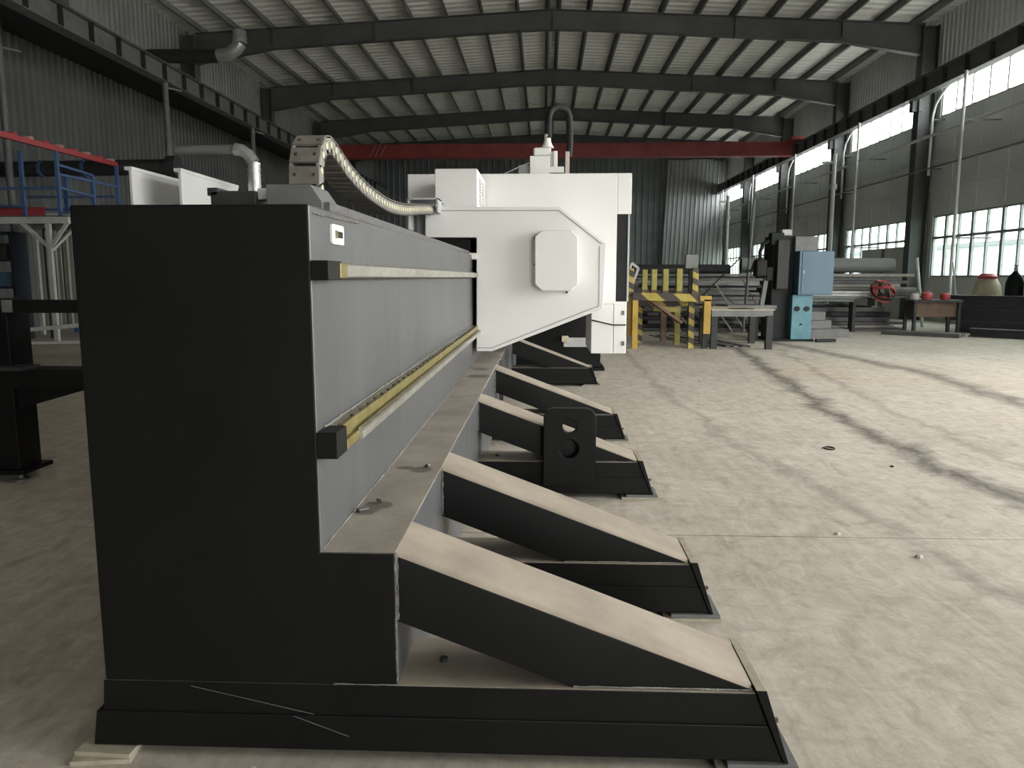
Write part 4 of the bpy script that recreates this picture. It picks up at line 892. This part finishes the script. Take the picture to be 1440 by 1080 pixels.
plates(6.3, 9.6, 21.0, 24.8, 1.14, 4, 0.09, 0.3, [PLATETOP, PLATE, GREYSTEEL], 'upper grey steel sheet on top of the tall stack', 'sheets on the tall stack top')
g = MB(); g.tube([(5.5, 22.0, 1.74), (9.6, 21.8, 1.72)], 0.2, 20, cap=False); g.tube([(9.6, 21.8, 1.72), (5.5, 22.0, 1.74)], 0.175, 20, cap=False); tag(build(g, 'steel_pipe', PIPEG, smooth=True), 'large grey steel pipe resting on the tall sheet stack', 'pipe')
for k in range(4):
    x0_ = 6.4; z = 1.02 - 0.07 * k
    g = MB(); y = 20.3 + 0.02 * k; g.tube([(6.35, y, z), (8.6 - 0.2 * k, y - 0.05, z - 0.01)], 0.035, 8); tag(build(g, 'thin_pipe', WPIPE if k < 2 else PIPEG, smooth=True), ('white' if k < 2 else 'grey') + ' thin pipe lying along the face of the tall stack', 'pipe', 'thin pipes on the stack face')
for y in (20.28,):
    for x in (6.6, 8.0):
        g = MB(); g.box(x - 0.04, x + 0.04, 20.22, 20.5, 0.0, 0.76); tag(build(g, 'pipe_trestle', DKSTEEL), 'black trestle leg under the thin pipes', 'trestle', 'trestle legs under the thin pipes')
# tangled red and black hose bundles
def bundle(c, r, label, mats, nloop):
    t = thing('hose_bundle', label, 'hose', (c[0], c[1], c[2] - r))
    for k in range(nloop):
        a = random.uniform(0, PI); q = Matrix.Rotation(a, 3, 'Z') @ Matrix.Rotation(random.uniform(0.3, 1.3), 3, 'X'); rr = r * random.uniform(0.55, 1.0)
        pts = [Vector(c) + q @ Vector((rr * math.cos(u), rr * math.sin(u), 0.03 * math.sin(3 * u))) for u in [2 * PI * i / 18 for i in range(19)]]
        g = MB(); g.tube(pts, 0.025, 6, cap=False); build(g, 'hose_coil', mats[k % len(mats)], t, smooth=True)
bundle((8.55, 19.9, 1.05), 0.33, 'tangled red and black hoses hanging at the corner of the stack', [RED, RUBBER, RUST], 11)
t = thing('small_trolley', 'low black trolley carrying red tool parts beside the sheet stack', 'trolley', (9.8, 19.9, 0))
g = MB(); g.box(9.2, 10.4, 19.6, 20.2, 0.78, 0.84); build(g, 'top', DKSTEEL, t); g = MB(); g.box(9.3, 10.3, 19.7, 20.15, 0.42, 0.78); build(g, 'body', RUST, t)
for x in (9.26, 10.34): pt_bar((x, 19.66, 0), (x, 19.66, 0.78), 0.07, 0.07, 'leg', DKSTEEL, t); pt_bar((x, 20.14, 0), (x, 20.14, 0.78), 0.07, 0.07, 'leg', DKSTEEL, t)
for (x, z, r, mt, lab) in ((9.35, 0.84, 0.11, OFFWHITE, 'pale valve fitting on the black trolley'), (9.65, 0.84, 0.14, RED, 'squat red tool head at the middle of the trolley'), (10.1, 0.84, 0.12, RED, 'rounded red pump at the end of the trolley')):
    t = thing('tool_head', lab, 'tool', (x, 19.9, z)); g = MB(); g.lathe((x, 19.9, z), [(r * .8, 0), (r, r * .5), (r * .9, r * 1.1), (r * .4, r * 1.5)], 12); build(g, 'body', mt, t, smooth=True)
    g = MB(); g.tube([(x, 19.9, z + r * 1.4), (x + r * 0.8, 19.9, z + r * 2.2)], r * 0.2, 6); build(g, 'spout', GREYSTEEL, t)
# dark beams along the right wall
for (p0, p1, h, lab) in (((10.65, 20.15, 0.15), (12.4, 18.4, 0.15), 0.30, 'dark painted I-beam lowest in the pile near the windowed wall'), ((10.5, 20.6, 0.45), (12.2, 18.9, 0.45), 0.30, 'dark painted I-beam in the middle layer near the windowed wall'), ((10.6, 20.9, 0.77), (12.15, 19.35, 0.77), 0.34, 'dark painted I-beam on top of the pile near the windowed wall'), ((10.2, 18.8, 0.1), (11.3, 17.6, 0.1), 0.2, 'slim dark beam lying on the floor in front of the beam pile')):
    g = MB(); g.ibeam(p0, p1, h, 0.28, 0.03); tag(build(g, 'steel_beam', BEAMD), lab, 'beam')
for k in range(5):
    a = Vector((8.35 + 0.084 * k, 19.35 + 0.1 * k, 0.045)); g = MB(); g.bar(a, a + Vector((1.3, -1.1, 0)), 0.09, 0.09); tag(build(g, 'square_tube', PLATETOP if k % 2 else PLATE), ('dusty pale' if k % 2 else 'black') + ' square tube lying slanted on the floor by the trolley', 'tube', 'square tubes by the trolley')
g = MB(); g.box(11.2, 12.4, 16.6, 17.0, 0, 0.12); tag(build(g, 'dark_plate_block', DKSTEEL, bevel=0.004), 'dark flat block on the floor at the wall side', 'block')
t = thing('cement_sack', 'cream sack with red and green rags leaning at the window sill', 'sack', (11.9, 21.3, 0))
g = MB(); g.lathe((11.9, 21.3, 0), [(0.34, 0), (0.38, 0.4), (0.36, 0.9), (0.3, 1.2), (0.2, 1.38)], 14); build(g, 'sack', BAG, t, smooth=True)
g = MB(); g.lathe((11.85, 21.25, 1.36), [(0.22, 0), (0.24, 0.06), (0.14, 0.14)], 12); build(g, 'rag', RED, t, smooth=True)
t = thing('gas_cylinder', 'dark gas cylinder standing against the wall under the window', 'gas cylinder', (12.25, 20.7, 0))
g = MB(); g.lathe((12.25, 20.7, 0), [(0.2, 0), (0.21, 0.05), (0.21, 1.25), (0.16, 1.42), (0.07, 1.52), (0.06, 1.56)], 18); build(g, 'body', DKGREEN, t, smooth=True)
g = MB(); g.lathe((12.25, 20.7, 1.56), [(0.035, 0), (0.05, 0.05), (0.03, 0.12), (0.06, 0.14), (0.06, 0.16)], 10); build(g, 'valve', LGREY, t, smooth=True)
for (x0, z1, y, lab) in ((10.75, 1.95, 22.3, 'white round rod leaning against the wall between the lower windows'), (11.25, 1.8, 21.3, 'thin pale stick leaning at the sill beside the cream sack')):
    g = MB(); g.tube([(x0, y, 0), (x0 - 0.18, y + 0.25, z1)], 0.05 if x0 < 11 else 0.02, 8); tag(build(g, 'leaning_rod', WPIPE, smooth=True), lab, 'rod')
t = thing('grey_board', 'grey board covering the lower half of a window', 'board', (12.45, 29, 1.3))
g = MB(); g.box(12.43, 12.5, 27.4, 31.0, 0.0, 2.45); build(g, 'sheet', WALLG, t); g = MB(); g.box(12.36, 12.43, 29.0, 29.1, 0.0, 2.4); build(g, 'batten', GREYSTEEL, t)
# jumble of bars and trays between the yellow rack and the drill
KIND = ('dusty pale', 'grey painted', 'black mill-scale', 'dull green-grey')
for k in range(16):                                        # criss-crossed layer by layer
    x = random.uniform(4.0, 4.5); y = 21.2 + random.uniform(-0.12, 0.12); z = 0.535 + 0.062 * k; ln = random.uniform(2.4, 3.6); a = random.uniform(-0.12, 0.12)
    d = Vector((math.cos(a), math.sin(a), 0)) * ln / 2; c = Vector((x, y, z)); g = MB()
    if k % 4 == 2: g.ibeam(c - d, c + d, 0.06, 0.4, 0.01)
    else: g.bar(c - d, c + d, random.uniform(0.5, 1.1) if k < 13 else 0.25, 0.06)
    tag(build(g, 'scrap_bar', (PLATETOP, GREYSTEEL, PLATE, PIPEG)[k % 4]), KIND[k % 4] + ' length of scrap steel heaped between the yellow rack and the drill', 'steel bar', 'scrap heap behind the rack')
for k in range(9):                                         # lengths leaning on the front of the heap
    x = 2.75 + 0.33 * k; zt = (1.25, 0.9, 1.4, 0.7, 1.1)[k % 5]; dx = 0.75
    g = MB(); g.bar((x + dx, 19.75 + 0.02 * k, 0.03), (x, 20.12, zt), 0.08, 0.03)
    tag(build(g, 'leaning_bar', (PLATETOP, TAN, GREYSTEEL, RUST)[k % 4]), ('dusty', 'tan', 'grey', 'rusty')[k % 4] + ' bar leaning on the front of the scrap heap', 'steel bar', 'bars leaning on the scrap heap')
plates(2.6, 5.85, 20.2, 23.6, 0.0, 5, 0.1, 0.08, [PLATE, DKSTEEL], 'dark steel sheet at the bottom of the scrap heap', 'sheets under the scrap heap')
g = MB(); g.tube([(2.6, 24.4, 1.6), (5.75, 24.4, 1.6)], 0.2, 18); tag(build(g, 'dark_pipe', DKSTEEL, smooth=True), 'long dark pipe lying level behind the scrap heap', 'pipe')
for x in (2.9, 5.5):
    g = MB(); g.box(x - 0.12, x + 0.12, 24.1, 24.7, 0, 1.395); tag(build(g, 'pipe_stand', GREYSTEEL, bevel=0.01), 'grey stand carrying the long dark pipe', 'stand', 'stands under the long dark pipe')
t = thing('white_case', 'small white case on a post behind the yellow stakes', 'case', (3.63, 19.35, 0))
pt_bar((3.63, 19.35, 0), (3.63, 19.35, 1.62), 0.10, 0.10, 'post', DKSTEEL, t); g = MB(); g.box(3.48, 3.78, 19.25, 19.45, 1.62, 1.95); cs = build(g, 'case', OFFWHITE, t, bevel=0.015); g = MB(); g.box(3.52, 3.74, 19.235, 19.25, 1.66, 1.9); build(g, 'door', LGREY, cs)
g = MB(); g.tube([(5.05, 19.7, 0), (5.2, 19.7, 3.3)], 0.035, 8); tag(build(g, 'steel_stanchion', GREYSTEEL, smooth=True), 'thin dark upright pole in the scrap heap', 'pole')
g = MB(); g.bar((3.1, 19.62, 0.03), (5.12, 19.64, 2.12), 0.04, 0.03); tag(build(g, 'slanted_rod', DKSTEEL), 'dark rod slanting up over the scrap heap', 'rod')
t = thing('white_bracket', 'white bent sheet bracket standing behind the yellow stakes', 'bracket', (2.1, 19.2, 0))
for (a, b) in (((1.98, 19.2, 1.0), (2.15, 19.2, 1.75)), ((2.15, 19.2, 1.75), (2.32, 19.2, 1.62)), ((2.32, 19.2, 1.62), (2.1, 19.2, 1.0))): pt_bar(a, b, 0.04, 0.06, 'strut', WPIPE, t)
pt_bar((2.04, 19.2, 0), (2.04, 19.2, 1.0), 0.06, 0.06, 'post', RUST, t)
# litter on the open floor
g = MB(); g.tube([(2.358 + 0.04 * math.cos(2 * PI * k / 20), 6.3 + 0.055 * math.sin(2 * PI * k / 20), 0.006) for k in range(21)], 0.006, 6, cap=False); tag(build(g, 'steel_ring', DKSTEEL, smooth=True), 'small dark steel ring lying on the open concrete floor', 'ring')
for (x, y, s_, mt, lab) in ((1.62, 4.14, 0.018, OFFWHITE, 'tiny white chip lying by the floor joint'), (2.6, 5.7, 0.016, RUBBER, 'tiny black pebble on the open concrete'), (1.9, 3.8, 0.02, OFFWHITE, 'torn pale paper scrap on the near concrete'), (-0.83, 2.0, 0.012, OFFWHITE, 'tiny white chip at the foot of the machine bed')):
    g = MB(); g.lathe((x, y, 0), [(s_, 0), (s_ * 0.9, s_ * 0.4), (s_ * 0.4, s_ * 0.7)], 7); tag(build(g, 'floor_chip', mt), lab, 'litter')
